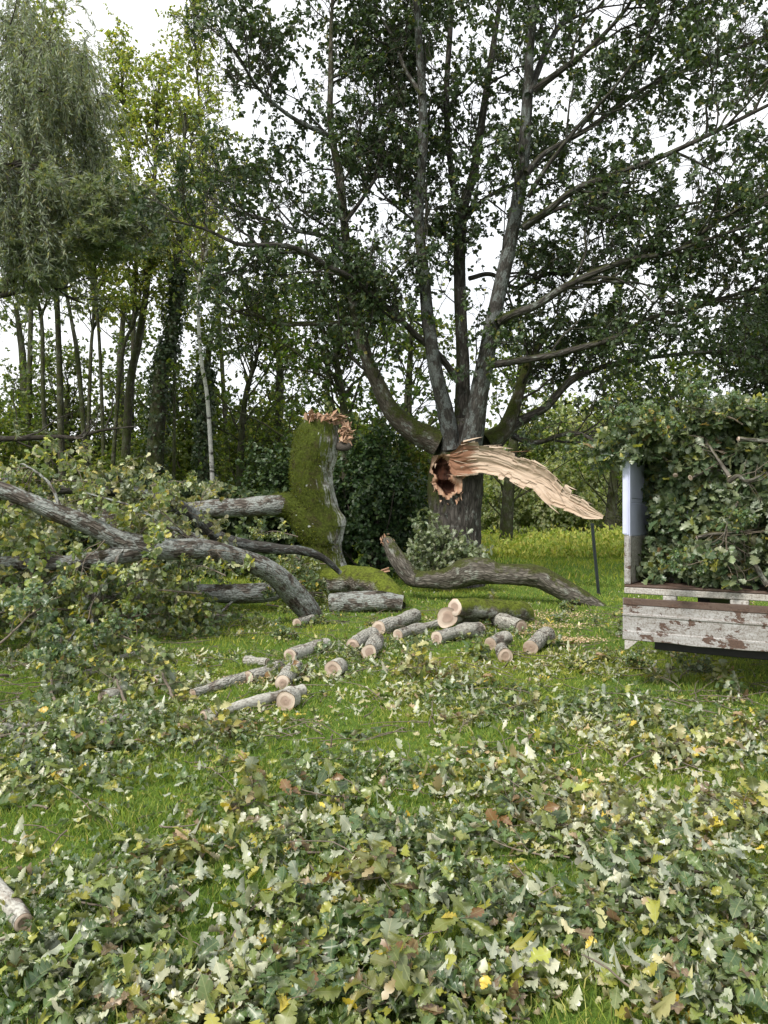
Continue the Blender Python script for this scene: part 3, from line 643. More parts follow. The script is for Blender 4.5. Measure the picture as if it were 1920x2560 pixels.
# leafy suckers and cut brushwood heaped at the foot of the oak
def leafy_mass(mb, c, rad, N, per, L0, L1, items, T, seed, low=0.0, droop=.3, clump=-.3, surf=.0, freq=1.6, **kw):
    """leaf whorls through an uneven volume; gaps come from clumped noise"""
    d = nrm(R.normal(size=(N, 3))); q = R.uniform(surf, 1, (N, 1)) ** .45
    p = d * q * np.asarray(rad, float)
    p = p * (1 + .35 * wave_noise(d * 1.0 + seed, seed, 2, .8))[:, None] + np.asarray(c, float)
    kk = (wave_noise(p, seed + 5, 3, freq) > clump) & (p[:, 2] > low); p, d = p[kk], d[kk]
    rosettes(mb, p, nrm(d + R.normal(0, .6, (len(p), 3)) + np.array([0, 0, .2])), per, L0, L1, items, T, .9, .6, droop, **kw)
    return p, d
def stems_to(mb, base, pts, r0, n=7, k=5, sag=.25, mat=0):
    base = np.asarray(base, float); N = len(pts)
    b = base + R.normal(0, .04, (N, 3)) * np.array([1, 1, 0]) if base.ndim == 1 else base
    t = np.linspace(0, 1, n)[None, :, None]
    path = b[:, None] * (1 - t) + pts[:, None] * t
    path = path + np.sin(t * math.pi) * np.array([0, 0, sag]) + np.sin(t * math.pi) * R.normal(0, .12, (N, 1, 3)) + R.normal(0, .015, path.shape) * np.sin(t * math.pi)
    tubes(mb, path, r0 * np.linspace(1, .25, n)[None] * R.uniform(.6, 1.2, (N, 1)), k, mat)
    return path
b = P(1120, 1400, 15.0); b[2] = 0
su = thing('oak_suckers', b, 'grey green leafy suckers sprouting round the foot of the torn oak', 'suckers')
mb = MB(); mt = MB()
for cx, cy, sx, sz, nn in ((1140, 1378, .62, .36, 420), (1085, 1345, .42, .5, 260), (1050, 1390, .4, .4, 170), (1190, 1395, .35, .25, 130)):
    p_, d_ = leafy_mass(mb, P(cx, cy, 14.9), (sx, .4, sz), int(nn * .6), 4, .09, .16, [(3, (.12, .16, .09)), (2, (.17, .2, .13)), (1, (.09, .12, .06))], OAK_MID, int(cx), .02)
    stems_to(mt, b, p_[::9], .008)
mt.build('stems', M_TWIG, su); mb.build('leaves', M_CUTLEAF, su)

# ------------------------------------------------------------------ metal post under the split limb
mb = MB(); a = P(1480, 1308, 14.45); c = P(1498, 1492, 14.45); c[2] = -.1
d = nrm(a - c); s = np.array([1, 0, 0.0]); f = np.array([0, 1, 0.0])
def bar(mb, a, c, w, dp, mat=0):
    v = []
    for p in (c, a):
        v += [p - s * w - f * dp, p + s * w - f * dp, p + s * w + f * dp, p - s * w + f * dp]
    mb.add(v, np.array([(0, 1, 5, 4), (1, 2, 6, 5), (2, 3, 7, 6), (3, 0, 4, 7), (4, 5, 6, 7), (3, 2, 1, 0)]), mat=mat, smooth=False)
bar(mb, a, c, .030, .005); bar(mb, a - f * .03, c - f * .03, .004, .028)
po = mb.build('fence_post', flat_mat('post_steel', (.032, .042, .044), .5, .3, 18, .3))
tag(po, 'slim dark steel post standing in grass under the split limb tip', 'post')

# ------------------------------------------------------------------ the mossy broken trunk
SB = P(812, 1400, 14.4); SB[2] = 0
st = thing('broken_trunk', SB, 'thick moss covered broken trunk with splintered red wood at its top', 'tree trunk')
Z2 = dict(mapx=(680, .2623), mapy=(1020, .2622))
w, r = pl([(490, 1790, 320), (485, 1600, 245), (470, 1350, 185), (468, 1180, 195), (450, 1050, 198), (422, 900, 198), (390, 750, 206), (382, 600, 212), (400, 420, 220), (425, 280, 216), (445, 190, 178), (462, 125, 150)], [14.4], **Z2)
w[0, 2] = -.1
tw_, tr_ = w, r
w2, r2_ = pl([(1410, 540, 80), (1375, 470, 95), (1320, 405, 86), (1262, 374, 64), (1205, 368, 52), (1180, 369, 48)], [14.4, 14.4, 14.3], **C1)
mb = MB(); stump_pos, stump_n, info = tube_union(mb, [(tw_, tr_), (w2, r2_)], .018, .07, 1.0, 61, 8, .012)
kn = P(680 + 640 * .2623, 1020 + 1080 * .2622, 14.3); mb.v[0] = mb.v[0] + stump_n * (.10 * np.exp(-(((stump_pos - kn) ** 2).sum(-1)) / .03))[:, None]
mb.build('trunk', M_STUMP, st); stump_pos = mb.v[0]
path, rad = info[0][0], info[0][4]; k = 64
top = rings(path[-3:], rad[-3:] * 1.01, k, (0.02, 1, 0.03), .06, 1.0, 5)[0][1]
# torn red wood cap
ctr = top.mean(0); mb = MB(); m = 10
cap = [top - [0, 0, .12], top + np.column_stack([np.zeros(k), np.zeros(k), .08 * wave_noise(top * 3, 72, 3)])]
for q in range(1, m + 1):
    f = 1 - q / m
    rg = ctr + (top - ctr) * f
    rg[:, 2] += .10 * wave_noise(rg * np.array([4, 4, 0]) + q, 71, 3, 1.0) + .10 * (1 - f)
    cap.append(rg)
cap = np.array(cap); mb.add(cap, [ring_faces(m + 2, k)], bk=cap * np.array([1, 1, .2]), smooth=False)
N = 80; an = R.uniform(-2.5, 1.4, N); rr = R.uniform(.3, 1.02, N)
base = ctr + np.column_stack([np.cos(an) * rr * .36, np.sin(an) * rr * .36, R.uniform(-.02, .12, N)])
base[:, 0] += .06
slivers(mb, base, np.column_stack([np.cos(an) * .9 + .55, np.sin(an) * .5 - .2, R.normal(.03, .15, N)]), R.uniform(.05, .22, N), R.uniform(.02, .08, N), .02)
N = 60; base = P(862, 1082, 14.2) + R.normal(0, .05, (N, 3)); base[:, 2] += R.uniform(-.15, .1, N)
slivers(mb, base, np.column_stack([R.uniform(.1, 1, N), R.normal(0, .5, N), R.normal(.1, .7, N)]), R.uniform(.05, .15, N), R.uniform(.02, .05, N), .02)
mb.build('splintered_top', M_SPLINT, st)
mb = MB(); w0 = P(845, 1115, 14.3); tube(mb, [w0, w0 + [.1, -.05, .0], w0 + [.19, -.08, .02], w0 + [.25, -.08, .05]], [.08, .10, .09, .03], 18, 20, .35, 3, 5)
mb.build('burr', M_TWIGDARK, st)
# moss tufts
sel = R.choice(len(stump_pos), 26000); p_, n_ = stump_pos[sel], stump_n[sel]
mossy = (n_ @ np.array([-.75, -.5, .1]) + .9 * wave_noise(p_, 64, 3, 1.5) > .12) & (p_[:, 2] < 3.1)
p_, n_ = p_[mossy] + R.normal(0, .015, (mossy.sum(), 3)), n_[mossy]
mb = MB(); leaves(mb, p_, nrm(n_ + R.normal(0, .6, n_.shape) + [0, 0, -.3]), R.normal(size=n_.shape), R.uniform(.010, .030, len(p_)), palette(len(p_), [(2, (.075, .095, .012)), (1, (.12, .135, .018)), (1.4, (.045, .055, .010))]), RHOMB, wave=0)
mb.build('moss', M_MOSS, st)
w, r = pl([(1230, 369, 46), (1150, 370, 45), (1050, 378, 41), (900, 384, 38), (700, 402, 30), (520, 392, 25), (380, 395, 18), (200, 350, 12)], [14.33, 14.1, 13.6, 13.2], **C1)
mb = MB(); tube(mb, w, r, 22, 70, .08, 2.0, 66); mb.build('side_limb', M_FALLBARK, st)
# ------------------------------------------------------------------ fallen limbs
def cutface(mb, ring, ctr, nrm_, seed):
    """sawn disc fitted to the end ring of a log"""
    k = len(ring); m = 7; rr = np.linalg.norm(ring - ctr, axis=1).mean()
    g = np.random.default_rng(seed); off = g.normal(0, .12, 2)
    lv, lb = [], []
    a = np.arange(k) / k * 2 * math.pi
    for q in range(m):
        f = 1 - q / (m - 1)
        lv.append(ctr + (ring - ctr) * max(f, .001) * .995 + nrm_ * (.004 + .004 * g.normal()))
        lb.append(np.stack([np.cos(a) * f + off[0] * (1 - f), np.sin(a) * f + off[1] * (1 - f), np.full(k, seed * .77)], -1))
    mb.add(np.array(lv), [ring_faces(m, k), ring_faces(m, k)[:, ::-1][:0]], bk=np.array(lb))
def fallen(name, label, paths, mat, leafspec=None, group=None, cat='branch', cut=None, k=20, splint=None):
    """paths: list of (part name, points, depths, mapping)"""
    W = [pl(p[1], p[2], **p[3]) for p in paths]
    base = W[0][0].mean(0).copy(); base[2] = 0
    root = thing(name, base, label, cat, group)
    LP = []
    for (pn, _, _, _), (w, r) in zip(paths, W):
        mb = MB(); a, b, path, rad = tube(mb, w, r, k, max(40, 8 * len(w)), .12, 2.6, R.integers(1, 999), cap=(not (cut and cut.get(pn) == 0), True))
        if len(W) == 1: mb.build(pn, mat, root)
        elif pn == 'limb': mb = MB(); tube_union(mb, W, .018, .10, 2.4, 31, 4); mb.build(pn, mat, root)
        s = np.linspace(0, len(path) - 1, 24).astype(int); LP.append((path[s], rad[s]))
        if cut and pn in cut:
            mb = MB(); e, pe = (a, path[0]) if cut[pn] == 0 else (b, path[-1])
            d = nrm(path[0] - path[2]) if cut[pn] == 0 else nrm(path[-1] - path[-3])
            cutface(mb, e, pe, d, int(R.integers(1, 99))); mb.build('cut_face', M_CUT, root)
    if leafspec:
        lp = np.array([l[0] for l in LP]); lr = np.array([l[1] for l in LP])
        per, f0, f1, L0, L1, n2, nl, items, up, grav = leafspec
        q0, s0 = kids(lp, lr, max(3, per // 4), f0, f1, L0 * 1.6, L1 * 1.9, 24, .8, .7, up * .6, grav * .4, .11, .018, .25)
        q0[..., 2] = np.maximum(q0[..., 2], .04)
        for q_ in range(len(q0)): mb = MB(); tubes(mb, q0[q_:q_ + 1], np.maximum(s0[q_:q_ + 1], .006), 9); mb.build('side_branch', mat, root)
        q1, s1 = kids(np.concatenate([lp, q0]), np.concatenate([lr, s0]), np.concatenate([np.full(len(lp), int(per * .9)), np.full(len(q0), 6)]), f0, f1, L0, L1, 9, .6, .8, up, grav, .22, .011, .25)
        q2, s2 = kids(q1, s1, n2, .25, 1, .15, .5, 6, .6, .8, .05, grav, .25, .01, .3)
        q1 = np.where(q1[..., 2:3] < .03, np.concatenate([q1[..., :2], np.full(q1.shape[:2] + (1,), .03)], -1), q1)
        q2 = np.where(q2[..., 2:3] < .03, np.concatenate([q2[..., :2], np.full(q2.shape[:2] + (1,), .03)], -1), q2)
        mb = MB(); tubes(mb, q1, np.maximum(s1, .004), 5); tubes(mb, q2, np.maximum(s2, .0025), 4); mb.build('twigs', M_TWIG, root)
        mb = MB(); tp = np.concatenate([q2[:, -1], q1[:, -1], q2[:, 3]]); td = np.concatenate([q2[:, -1] - q2[:, -2], q1[:, -1] - q1[:, -2], q2[:, 3] - q2[:, 2]])
        rosettes(mb, tp, td, nl, .07, .125, items, OAK, 1.0, .5, .45); mb.build('leaves', M_CUTLEAF, root)
    return root
YEL = [(2, (.07, .12, .045)), (3, (.12, .17, .045)), (2.6, (.21, .25, .05)), (1.0, (.36, .33, .06)), (1.0, (.3, .31, .17))]
fallen('fallen_limb', 'long lichened oak limb rising from a sawn butt to the left, forked halfway', [
    ('limb', [(1345, 862, 52), (1325, 815, 52), (1255, 735, 54), (1180, 662, 46), (1080, 612, 44), (960, 575, 44), (850, 556, 44), (720, 560, 48), (620, 548, 48), (520, 518, 44), (400, 462, 42), (260, 408, 40), (120, 345, 36), (0, 300, 36), (-150, 240, 30), (-320, 190, 22)], [11.2, 10.3, 9.4, 8.9, 8.5], C1),
    ('fork', [(700, 560, 42), (620, 565, 44), (560, 574, 42), (430, 602, 36), (300, 617, 33), (150, 622, 30), (0, 620, 29), (-200, 640, 22)], [9.5, 9.2, 8.9, 8.6], C1)],
    M_FALLBARK, (20, .35, 1.0, .4, 1.1, 6, 5, YEL, -.25, -.10), cut={'limb': 0})
fallen('fallen_limb', 'smoother curved oak limb lying behind the long lichened one', [
    ('limb', [(1470, 660, 10), (1400, 600, 15), (1310, 565, 19), (1200, 556, 22), (1060, 540, 26), (940, 510, 30), (870, 450, 33), (800, 392, 32), (720, 352, 27), (600, 320, 25), (480, 302, 25), (350, 300, 21), (180, 300, 20), (60, 275, 25), (-100, 260, 20), (-300, 240, 12)], [12.6, 11.8, 11.0, 10.4], C1)],
    M_LIMBBARK, (26, .3, 1.0, .4, 1.0, 6, 5, [(2, (.2, .21, .1)), (2, (.12, .15, .06)), (2, (.4, .4, .28)), (.8, (.36, .3, .08))], .25, -.10))
fallen('fallen_limb', 'dark mottled oak limb sloping down under the smoother curved one', [
    ('limb', [(940, 545, 22), (850, 520, 28), (760, 500, 32), (680, 484, 38), (560, 450, 40), (420, 438, 32), (160, 430, 28), (-50, 425, 22)], [12.9, 12.4, 11.8], C1)],
    M_FALLBARK, (8, .3, 1.0, .4, .9, 4, 5, YEL, .1, -.05))
fallen('fallen_limb', 'long straight bark covered limb lying low under the forked oak limb', [
    ('limb', [(1200, 742, 32), (1160, 745, 40), (1000, 750, 42), (800, 745, 42), (620, 730, 36), (420, 718, 32), (200, 705, 26), (0, 700, 20)], [12.2, 11.8, 11.2], C1)],
    M_FALLBARK, (14, .2, 1.0, .4, .9, 6, 5, CUT_OAK, .25, -.05), cut={'limb': 0})
fallen('fallen_limb', 'thin split grey limb with a dark crack, lowest at the left edge', [
    ('limb', [(640, 765, 18), (560, 760, 22), (420, 775, 26), (300, 795, 27), (200, 810, 28), (0, 832, 26), (-150, 850, 20)], [11.2, 10.5, 10], C1)],
    M_LOGBARK, (10, .1, .8, .4, .9, 6, 5, CUT_OAK, .3, -.05))
fallen('fallen_limb', 'slim shaded limb curving through green leaves left of the sawn butt', [
    ('limb', [(1060, 850, 14), (950, 850, 20), (850, 862, 22), (740, 892, 22), (640, 926, 22), (540, 962, 20), (470, 1000, 14)], [11.3, 10.6, 10.0], C1)],
    M_DARKFALL, (16, .1, 1.0, .4, .9, 6, 5, CUT_OAK, .3, -.05))
fallen('fallen_limb', 'large dark curved limb lying before the oak, broken stub pointing up', [
    ('limb', [(375, 1100, 46), (430, 1110, 52), (550, 1112, 56), (650, 1098, 72), (730, 1065, 84), (830, 1062, 78), (920, 1082, 64), (1050, 1082, 64), (1150, 1094, 66), (1250, 1142, 66), (1350, 1192, 64), (1450, 1242, 48), (1545, 1284, 26)], [13.6, 13.4, 13.0, 12.7], C2),
    ('stub', [(420, 1110, 50), (372, 1070, 54), (310, 980, 50), (262, 895, 36), (250, 880, 28)], [13.55, 13.7], C2)], M_DARKFALL, None, k=36)
ob = bpy.data.objects['fallen_limb.006']
mb = MB(); N = 24; c = P(860 + 255 * .4219, 980 + 895 * .4219, 13.7)
slivers(mb, c + R.normal(0, .07, (N, 3)), np.column_stack([R.normal(-.25, .35, N), R.normal(-.2, .3, N), R.uniform(.3, 1, N)]), R.uniform(.03, .10, N), R.uniform(.01, .035, N))
mb.build('splinters', M_SPLINT, ob); mb = MB(); slivers(mb, P(975, 1425, 13.45) + R.normal(0, .015, (3, 3)), np.array([[-1, -.2, -.3]] * 3), np.array([.35, .28, .2]), np.array([.03, .02, .02]), .02)
mb.build('torn_sliver', M_SPLINT, ob)
def mossy_log(label, pts, dep, mat, m, cut=None, moss=True, k=30):
    root = fallen('fallen_log', label, [('bark', pts, dep, m)], mat, None, cat='log', cut={'bark': cut} if cut is not None else None, k=k)
    return root
mossy_log('thick log under bright green moss beside the broken trunk, bending right', [(500, 1640, 110), (640, 1640, 130), (800, 1630, 130), (950, 1650, 125), (1080, 1720, 110), (1160, 1800, 100), (1200, 1900, 80)], [13.4, 13.2, 12.6, 12.2], M_MOSSLOG, Z2)
mossy_log('grey lichened bare log lying in front of the bright green mossy one', [(560, 1860, 95), (700, 1850, 100), (850, 1850, 100), (1000, 1850, 98), (1120, 1850, 95), (1240, 1870, 85)], [12.0, 11.9, 11.9], M_FALLBARK, Z2, cut=0)

# ------------------------------------------------------------------ sawn logs on the grass
def log(label, ax, ay, ar, bx, by, br, m=C1, mat=M_LOGBARK, za=None, zb=None, bend=0.0, faces=(1, 1), name='sawn_log', dep=None):
    """two ends traced in the photo (x, y, half width); each end rests on the grass"""
    mxx, mxs = m['mapx']; myy, mys = m['mapy']
    def end(x, y, rr, z):
        sx, sy = mxx + x * mxs, myy + y * mys
        z0 = .09
        for _ in range(6):
            Y = (H - (z if z is not None else z0)) * F / (sy - CY); rad = rr * mxs / F * Y
            if z is None: z0 = rad * .93
        return P(sx, sy, Y), rad
    A, ra = end(ax, ay, ar, za); B, rb = end(bx, by, br, zb)
    root = thing(name, (A + B) / 2 * np.array([1, 1, 0]), label, 'log')
    mid = (A + B) / 2 + np.array([0, 0, bend * ra]) + R.normal(0, .15, 3) * ra * np.array([1, 1, 0])
    mb = MB(); e0, e1, path, rad = tube(mb, [A, lerp(A, mid, .5), mid, lerp(mid, B, .5), B], [ra, ra * R.uniform(.92, 1.08), lerp(ra, rb, .5) * R.uniform(.9, 1.1), rb * R.uniform(.92, 1.1), rb], 30, 44, .17, 2.6, int(R.integers(1, 9999)), cap=(False, False))
    mb.build('bark', mat, root)
    for on, e, c, d in ((faces[0], e0, path[0], path[0] - path[2]), (faces[1], e1, path[-1], path[-3] * -1 + path[-1])):
        mb = MB(); cutface(mb, e, c, nrm(d), int(R.integers(1, 99))); mb.build('cut_face', M_CUT, root)
    return root
Z3 = dict(mapx=(460, .3014), mapy=(1540, .3015)); Z4 = dict(mapx=(0, .3014), mapy=(1600, .3014))
log('long straight lichened log lying across the nearest of the cut pieces', 165, 830, 46, 985, 615, 50, Z3)
log('short thick log, pale oval sawn end resting against the long straight one', 845, 705, 88, 900, 660, 80, Z3)
log('short log standing slanted with pale bark, sawn foot behind the long straight one', 815, 560, 70, 930, 420, 62, Z3)
log('long thin log tapering towards its left sawn end, peeled red patch on it', 75, 640, 36, 520, 500, 40, Z3)
log('brown barked log butting the upper end of the thin tapering one', 540, 505, 52, 800, 420, 60, Z3)
log('small log half hidden in leaves, brown end pointing left', 515, 372, 40, 690, 390, 40, Z3)
log('stubby log with round brown end facing out beside green grass, alone', 1235, 445, 72, 1290, 405, 62, Z3)
log('dark furrowed log lying behind the slanted pale bark one', 880, 330, 56, 1180, 235, 56, Z3)
log('log half buried in pale leaves with a shadowed sawn end', 1535, 305, 70, 1600, 200, 66, Z3)
log('pale flaking log between the furrowed one and the bare grey trunk', 1400, 240, 56, 1560, 150, 60, Z3)
log('small round branch end with a pale ring, under the long forked limb', 940, 58, 38, 1060, 20, 34, Z3)
log('forked mossy log, grey oval sawn end, top of the right pile', 655, 1275, 56, 1070, 1310, 66, C2, M_MOSSLOG, za=.33, zb=.11)
log('thick log with the widest bright oval sawn end, in the right pile', 612, 1338, 62, 760, 1300, 62, C2, za=.19)
log('straight log lying level, round sawn end at its left, front of the right pile', 548, 1455, 40, 800, 1400, 44, C2)
log('scaly white log lying behind two short ones in the right pile', 900, 1352, 42, 1045, 1392, 42, C2, za=.10)
log('short lichened log with a tall pale oval end facing left', 868, 1495, 38, 960, 1460, 44, C2)
log('smallest stub of log, round end facing the open grass', 958, 1562, 40, 930, 1515, 36, C2)
log('lone log with a dark round heartwood end, rightmost of the cut logs', 1108, 1515, 42, 1200, 1440, 46, C2)
log('thin grey log tucked behind the level straight one', 452, 1395, 24, 600, 1372, 26, C2)
log('grey ridged log leading towards the bare lichened trunk', 210, 1400, 42, 420, 1330, 44, C2)
log('bleached log in leaves left of the thin grey tucked one', 320, 1440, 34, 460, 1400, 34, C2)
log('low grey log with peeling bark behind yellow leaves at the left', 860, 480, 62, 1060, 420, 52, Z4)
log('grey weathered stump of log lying alone on the left grass', 1290, 350, 60, 1400, 320, 56, Z4)
log('pale broken log end with a red tear, under the yellow leaf spray', 870, 690, 62, 1060, 650, 52, Z4)
log('grey branch log lying flat along the left photo edge', -60, 745, 40, 400, 700, 26, Z4)
log('thin scaly branch log lying in deep shade under the leafy mass', 560, 310, 34, 800, 260, 30, Z4)
log('thin scaly branch log on dark grass, behind the other scaly one', 830, 195, 26, 1190, 100, 26, Z4)
log('near lichened branch with a fresh angled cut, bottom left corner', 100, 790, 42, -30, 620, 40, dict(mapx=(0, .5787), mapy=(1850, .5787)))
# ------------------------------------------------------------------ tipper truck with a load of cut oak
TC = np.array([2.107, 6.75, 0.0]); TR = math.atan2(-.55, .835)
truck = thing('tipper_truck', TC, 'rusty white tipper truck seen from behind, tailgate dropped, body heaped with oak branches', 'truck', rz=TR)
M_PAINT = chipped_paint('chipped_white_paint', (.40, .40, .40), .40, grime=(.15, .13, .105))
M_PAINT2 = chipped_paint('worn_white_paint', (.48, .47, .45), .12, grime=(.22, .19, .15))
M_RUST = chipped_paint('rusted_edge', (.11, .075, .06), .5, grime=(.055, .036, .03))
M_LILAC = flat_mat('pale_plastic_panel', (.52, .55, .72), .4, .10, 5)
M_BLACK = flat_mat('black_underbody', (.012, .012, .013), .6, .3, 10)
M_RUBBER = flat_mat('tyre_rubber', (.018, .018, .018), .8, .2, 20)
def bxv(s0, s1, v0, v1, z0, z1, ch=.006):
    """bevelled box in truck coordinates"""
    v = []; 
    for z, e in ((z0, ch), (z0 + ch, 0), (z1 - ch, 0), (z1, ch)):
        a0, a1, b0, b1 = s0 + e, s1 - e, v0 + e, v1 - e; c = ch * .999 - e * .5
        v += [(a0 + c, b0, z), (a1 - c, b0, z), (a1, b0 + c, z), (a1, b1 - c, z), (a1 - c, b1, z), (a0 + c, b1, z), (a0, b1 - c, z), (a0, b0 + c, z)]
    f4 = ring_faces(4, 8)[:, ::-1]
    f8 = np.array([list(range(24, 32)), list(range(7, -1, -1))])
    return np.array(v), [f4, f8]
def part(name, mat, boxes, parent=truck):
    mb = MB()
    for b in boxes:
        v, f = bxv(*b); mb.add(v, f, smooth=False)
    return mb.build(name, mat, parent, local=True)
part('bed_floor', M_RUST, [(0.0, 2.0, .002, 3.5, .892, .914)])
part('rear_beam', M_PAINT2, [(0.0, 2.0, 0.0, .06, .836, .890)])
for a, b in ((.33, .44), (.86, 1.0), (1.5, 1.64)): part('hinge', M_PAINT2, [(a, b, -.006, .05, .796, .834)])
# folded tailgate profile hanging below
prof = [(-.012, .800), (-.030, .797), (-.034, .735), (-.034, .672), (-.046, .664), (-.046, .650), (-.038, .640), (-.036, .52), (-.044, .512), (-.044, .44), (-.030, .434), (-.004, .434), (-.004, .800)]
ns = 60; ss = np.linspace(0, 2.0, ns); pr = np.array(prof); mb = MB(); g = np.random.default_rng(3)
wob = .006 * np.sin(ss * 7.0) + .004 * np.sin(ss * 17 + 1)
v = np.array([[(s, y + w_ * (.3 if 3 < i < 11 else .1), z + w_ * .5 * (z < .5)) for i, (y, z) in enumerate(prof)] for s, w_ in zip(ss, wob)])
kq = len(prof); fq_ = ring_faces(ns, kq)
ends = np.array([list(range(kq)), list(range((ns - 1) * kq, ns * kq))[::-1]])
mb.add(v, [fq_, ends], smooth=False); tg = mb.build('tailgate', M_PAINT, truck, local=True)
part('tailgate_edge', M_RUST, [(0.004, 1.996, -.040, -.001, .742, .801, .004)], tg)
mb = MB(); mb.add([(.02, -.05, .433), (.13, -.05, .433), (.10, -.05, .405), (.05, -.05, .362), (.02, -.05, .352), (.02, -.02, .433), (.13, -.02, .433), (.10, -.02, .405), (.05, -.02, .362), (.02, -.02, .352)],
                  [np.array([[4, 3, 2, 1, 0], [5, 6, 7, 8, 9]]), np.array([(0, 1, 6, 5), (1, 2, 7, 6), (2, 3, 8, 7), (3, 4, 9, 8), (4, 0, 5, 9)])], smooth=False)
mb.build('bracket', M_PAINT2, truck, local=True)
for s0, s1 in ((0.0, .035), (1.965, 2.0)):
    o = part('side_wall', M_PAINT2, [(s0, s1, .062, 3.5, .915, 1.33)])
    part('side_panel', M_LILAC, [(s0 + .004, s1 - .004, .064, 3.5, 1.332, 1.632, .008), (s0 + .007, s1 - .007, .064, 3.5, 1.634, 1.668, .004), (s0 + .004, s1 - .004, .064, 3.5, 1.67, 2.05, .008)])
for s0 in (0.0, 1.945):
    part('post', M_PAINT, [(s0, s0 + .055, 0.0, .06, .915, 1.345), (s0 + .012, s0 + .045, -.008, 0.0, .93, 1.32, .003)])
    o = part('upper_post', M_LILAC, [(s0 - .004, s0 + .042, -.004, .060, 1.347, 2.055), (s0 - .010, s0 + .028, -.008, -.005, 1.36, 2.04, .001), (s0 + .043, s0 + .052, .0, .05, 1.20, 2.03, .003)])
mb = MB(); tube(mb, [(-.035, .03, 2.035), (-.02, .03, 2.065), (.01, .03, 2.068), (.05, .03, 2.058)], [.014, .016, .016, .012], 10, 16, 0, 1, 3); mb.build('rope_hook', M_LILAC, truck, local=True)
part('headboard', M_PAINT2, [(0.036, 1.964, 3.46, 3.5, .915, 2.05)])
part('chassis_rail', M_BLACK, [(.55, .65, .30, 3.5, .60, .82)]); part('chassis_rail', M_BLACK, [(1.35, 1.45, .30, 3.5, .60, .82)])
part('underrun_bar', M_BLACK, [(.22, 1.78, .16, .26, .34, .45)])
def wheel(sx, vy):
    k = 40; pr = [(.0, .16), (.09, .17), (.20, .17), (.225, .21), (.215, .30), (.19, .345), (.10, .352), (.03, .345), (.0, .30)]
    a = np.arange(k) / k * 2 * math.pi
    v = np.array([[(sx + w_, vy + q * math.cos(t), .352 + q * math.sin(t)) for t in a] for w_, q in pr])
    mb = MB(); mb.add(v, [ring_faces(len(pr), k)]); o = mb.build('wheel', M_RUBBER, truck, local=True)
    mb = MB(); v = np.array([[(sx + w_, vy + q * math.cos(t), .352 + q * math.sin(t)) for t in a] for w_, q in [(.18, .172), (.16, .15), (.08, .13), (.06, .06), (.1, .05), (.1, .002)]])
    mb.add(v, [ring_faces(6, k)]); mb.build('rim', M_PAINT2, o).location = (0, 0, 0)
wheel(.34, 2.3); wheel(1.42, 2.3)
ca, sa = math.cos(TR), math.sin(TR)
def tw(p):
    p = np.asarray(p, float)
    return np.stack([TC[0] + p[..., 0] * ca - p[..., 1] * sa, TC[1] + p[..., 0] * sa + p[..., 1] * ca, p[..., 2]], -1)
# the load: a deep uneven heap of cut oak foliage plus cut branches
LOADG = [(4, (.06, .10, .055)), (4, (.10, .145, .085)), (2.8, (.17, .21, .12)), (.7, (.27, .27, .06)), (.25, (.2, .13, .06))]
def topz(s, v): return 2.18 + .28 * np.sin(s * 2.3 + .25) + .16 * np.sin(s * 5.1 + v * 2 + 2) + .08 * np.sin(v * 4 + s * 3) - .10 * (s < .15)
N = 7600
s_ = R.uniform(.02, 2.0, N); v_ = np.abs(R.normal(0, .24, N)); z_ = .96 + (topz(s_, v_) - .96) * R.uniform(0, 1, N)
N2 = 2200; s2 = R.uniform(-.1, 2.1, N2); v2 = R.uniform(0, 3.3, N2); z2 = topz(s2, v2) - np.abs(R.normal(0, .12, N2)) + .02
N3 = 260; s3 = R.uniform(-.22, .15, N3); v3 = R.uniform(-.15, 1.0, N3); z3 = R.uniform(2.02, 2.32, N3) - np.clip(-s3, 0, 1) * .3
pp = np.column_stack([np.concatenate([s_, s2, s3]), np.concatenate([v_, v2, v3]), np.concatenate([z_, z2, z3])])
out_ = np.column_stack([R.normal(0, .5, len(pp)), np.concatenate([np.full(N, -.8), np.full(N2, 0), np.full(N3, -.3)]), np.concatenate([R.normal(0, .5, N), np.full(N2, .8), R.normal(.1, .3, N3)])])
fr_ = np.arange(len(pp)) < N; pp[fr_, 1] += .26 * wave_noise(pp[fr_] * [1, 0, 1], 92, 3, 1.5) + .12
pp[fr_ & (pp[:, 0] < .16), 1] += .30
cl = (wave_noise(pp, 91, 3, 2.4) > -.12) | (~fr_)
pp, out_ = pp[cl], out_[cl]; low = (pp[:, 2] < 1.0); pp[low, 2] = 1.0
wp = tw(pp); wd = tw(out_) - TC
mb = MB(); rosettes(mb, wp, wd, 4, .06, .125, LOADG, OAK_MID, 1.0, .35, .25)
lo = mb.build('oak_foliage', M_CUTLEAF); tag(lo, 'dense heap of cut oak foliage filling the back of the truck', 'foliage', kind='stuff')
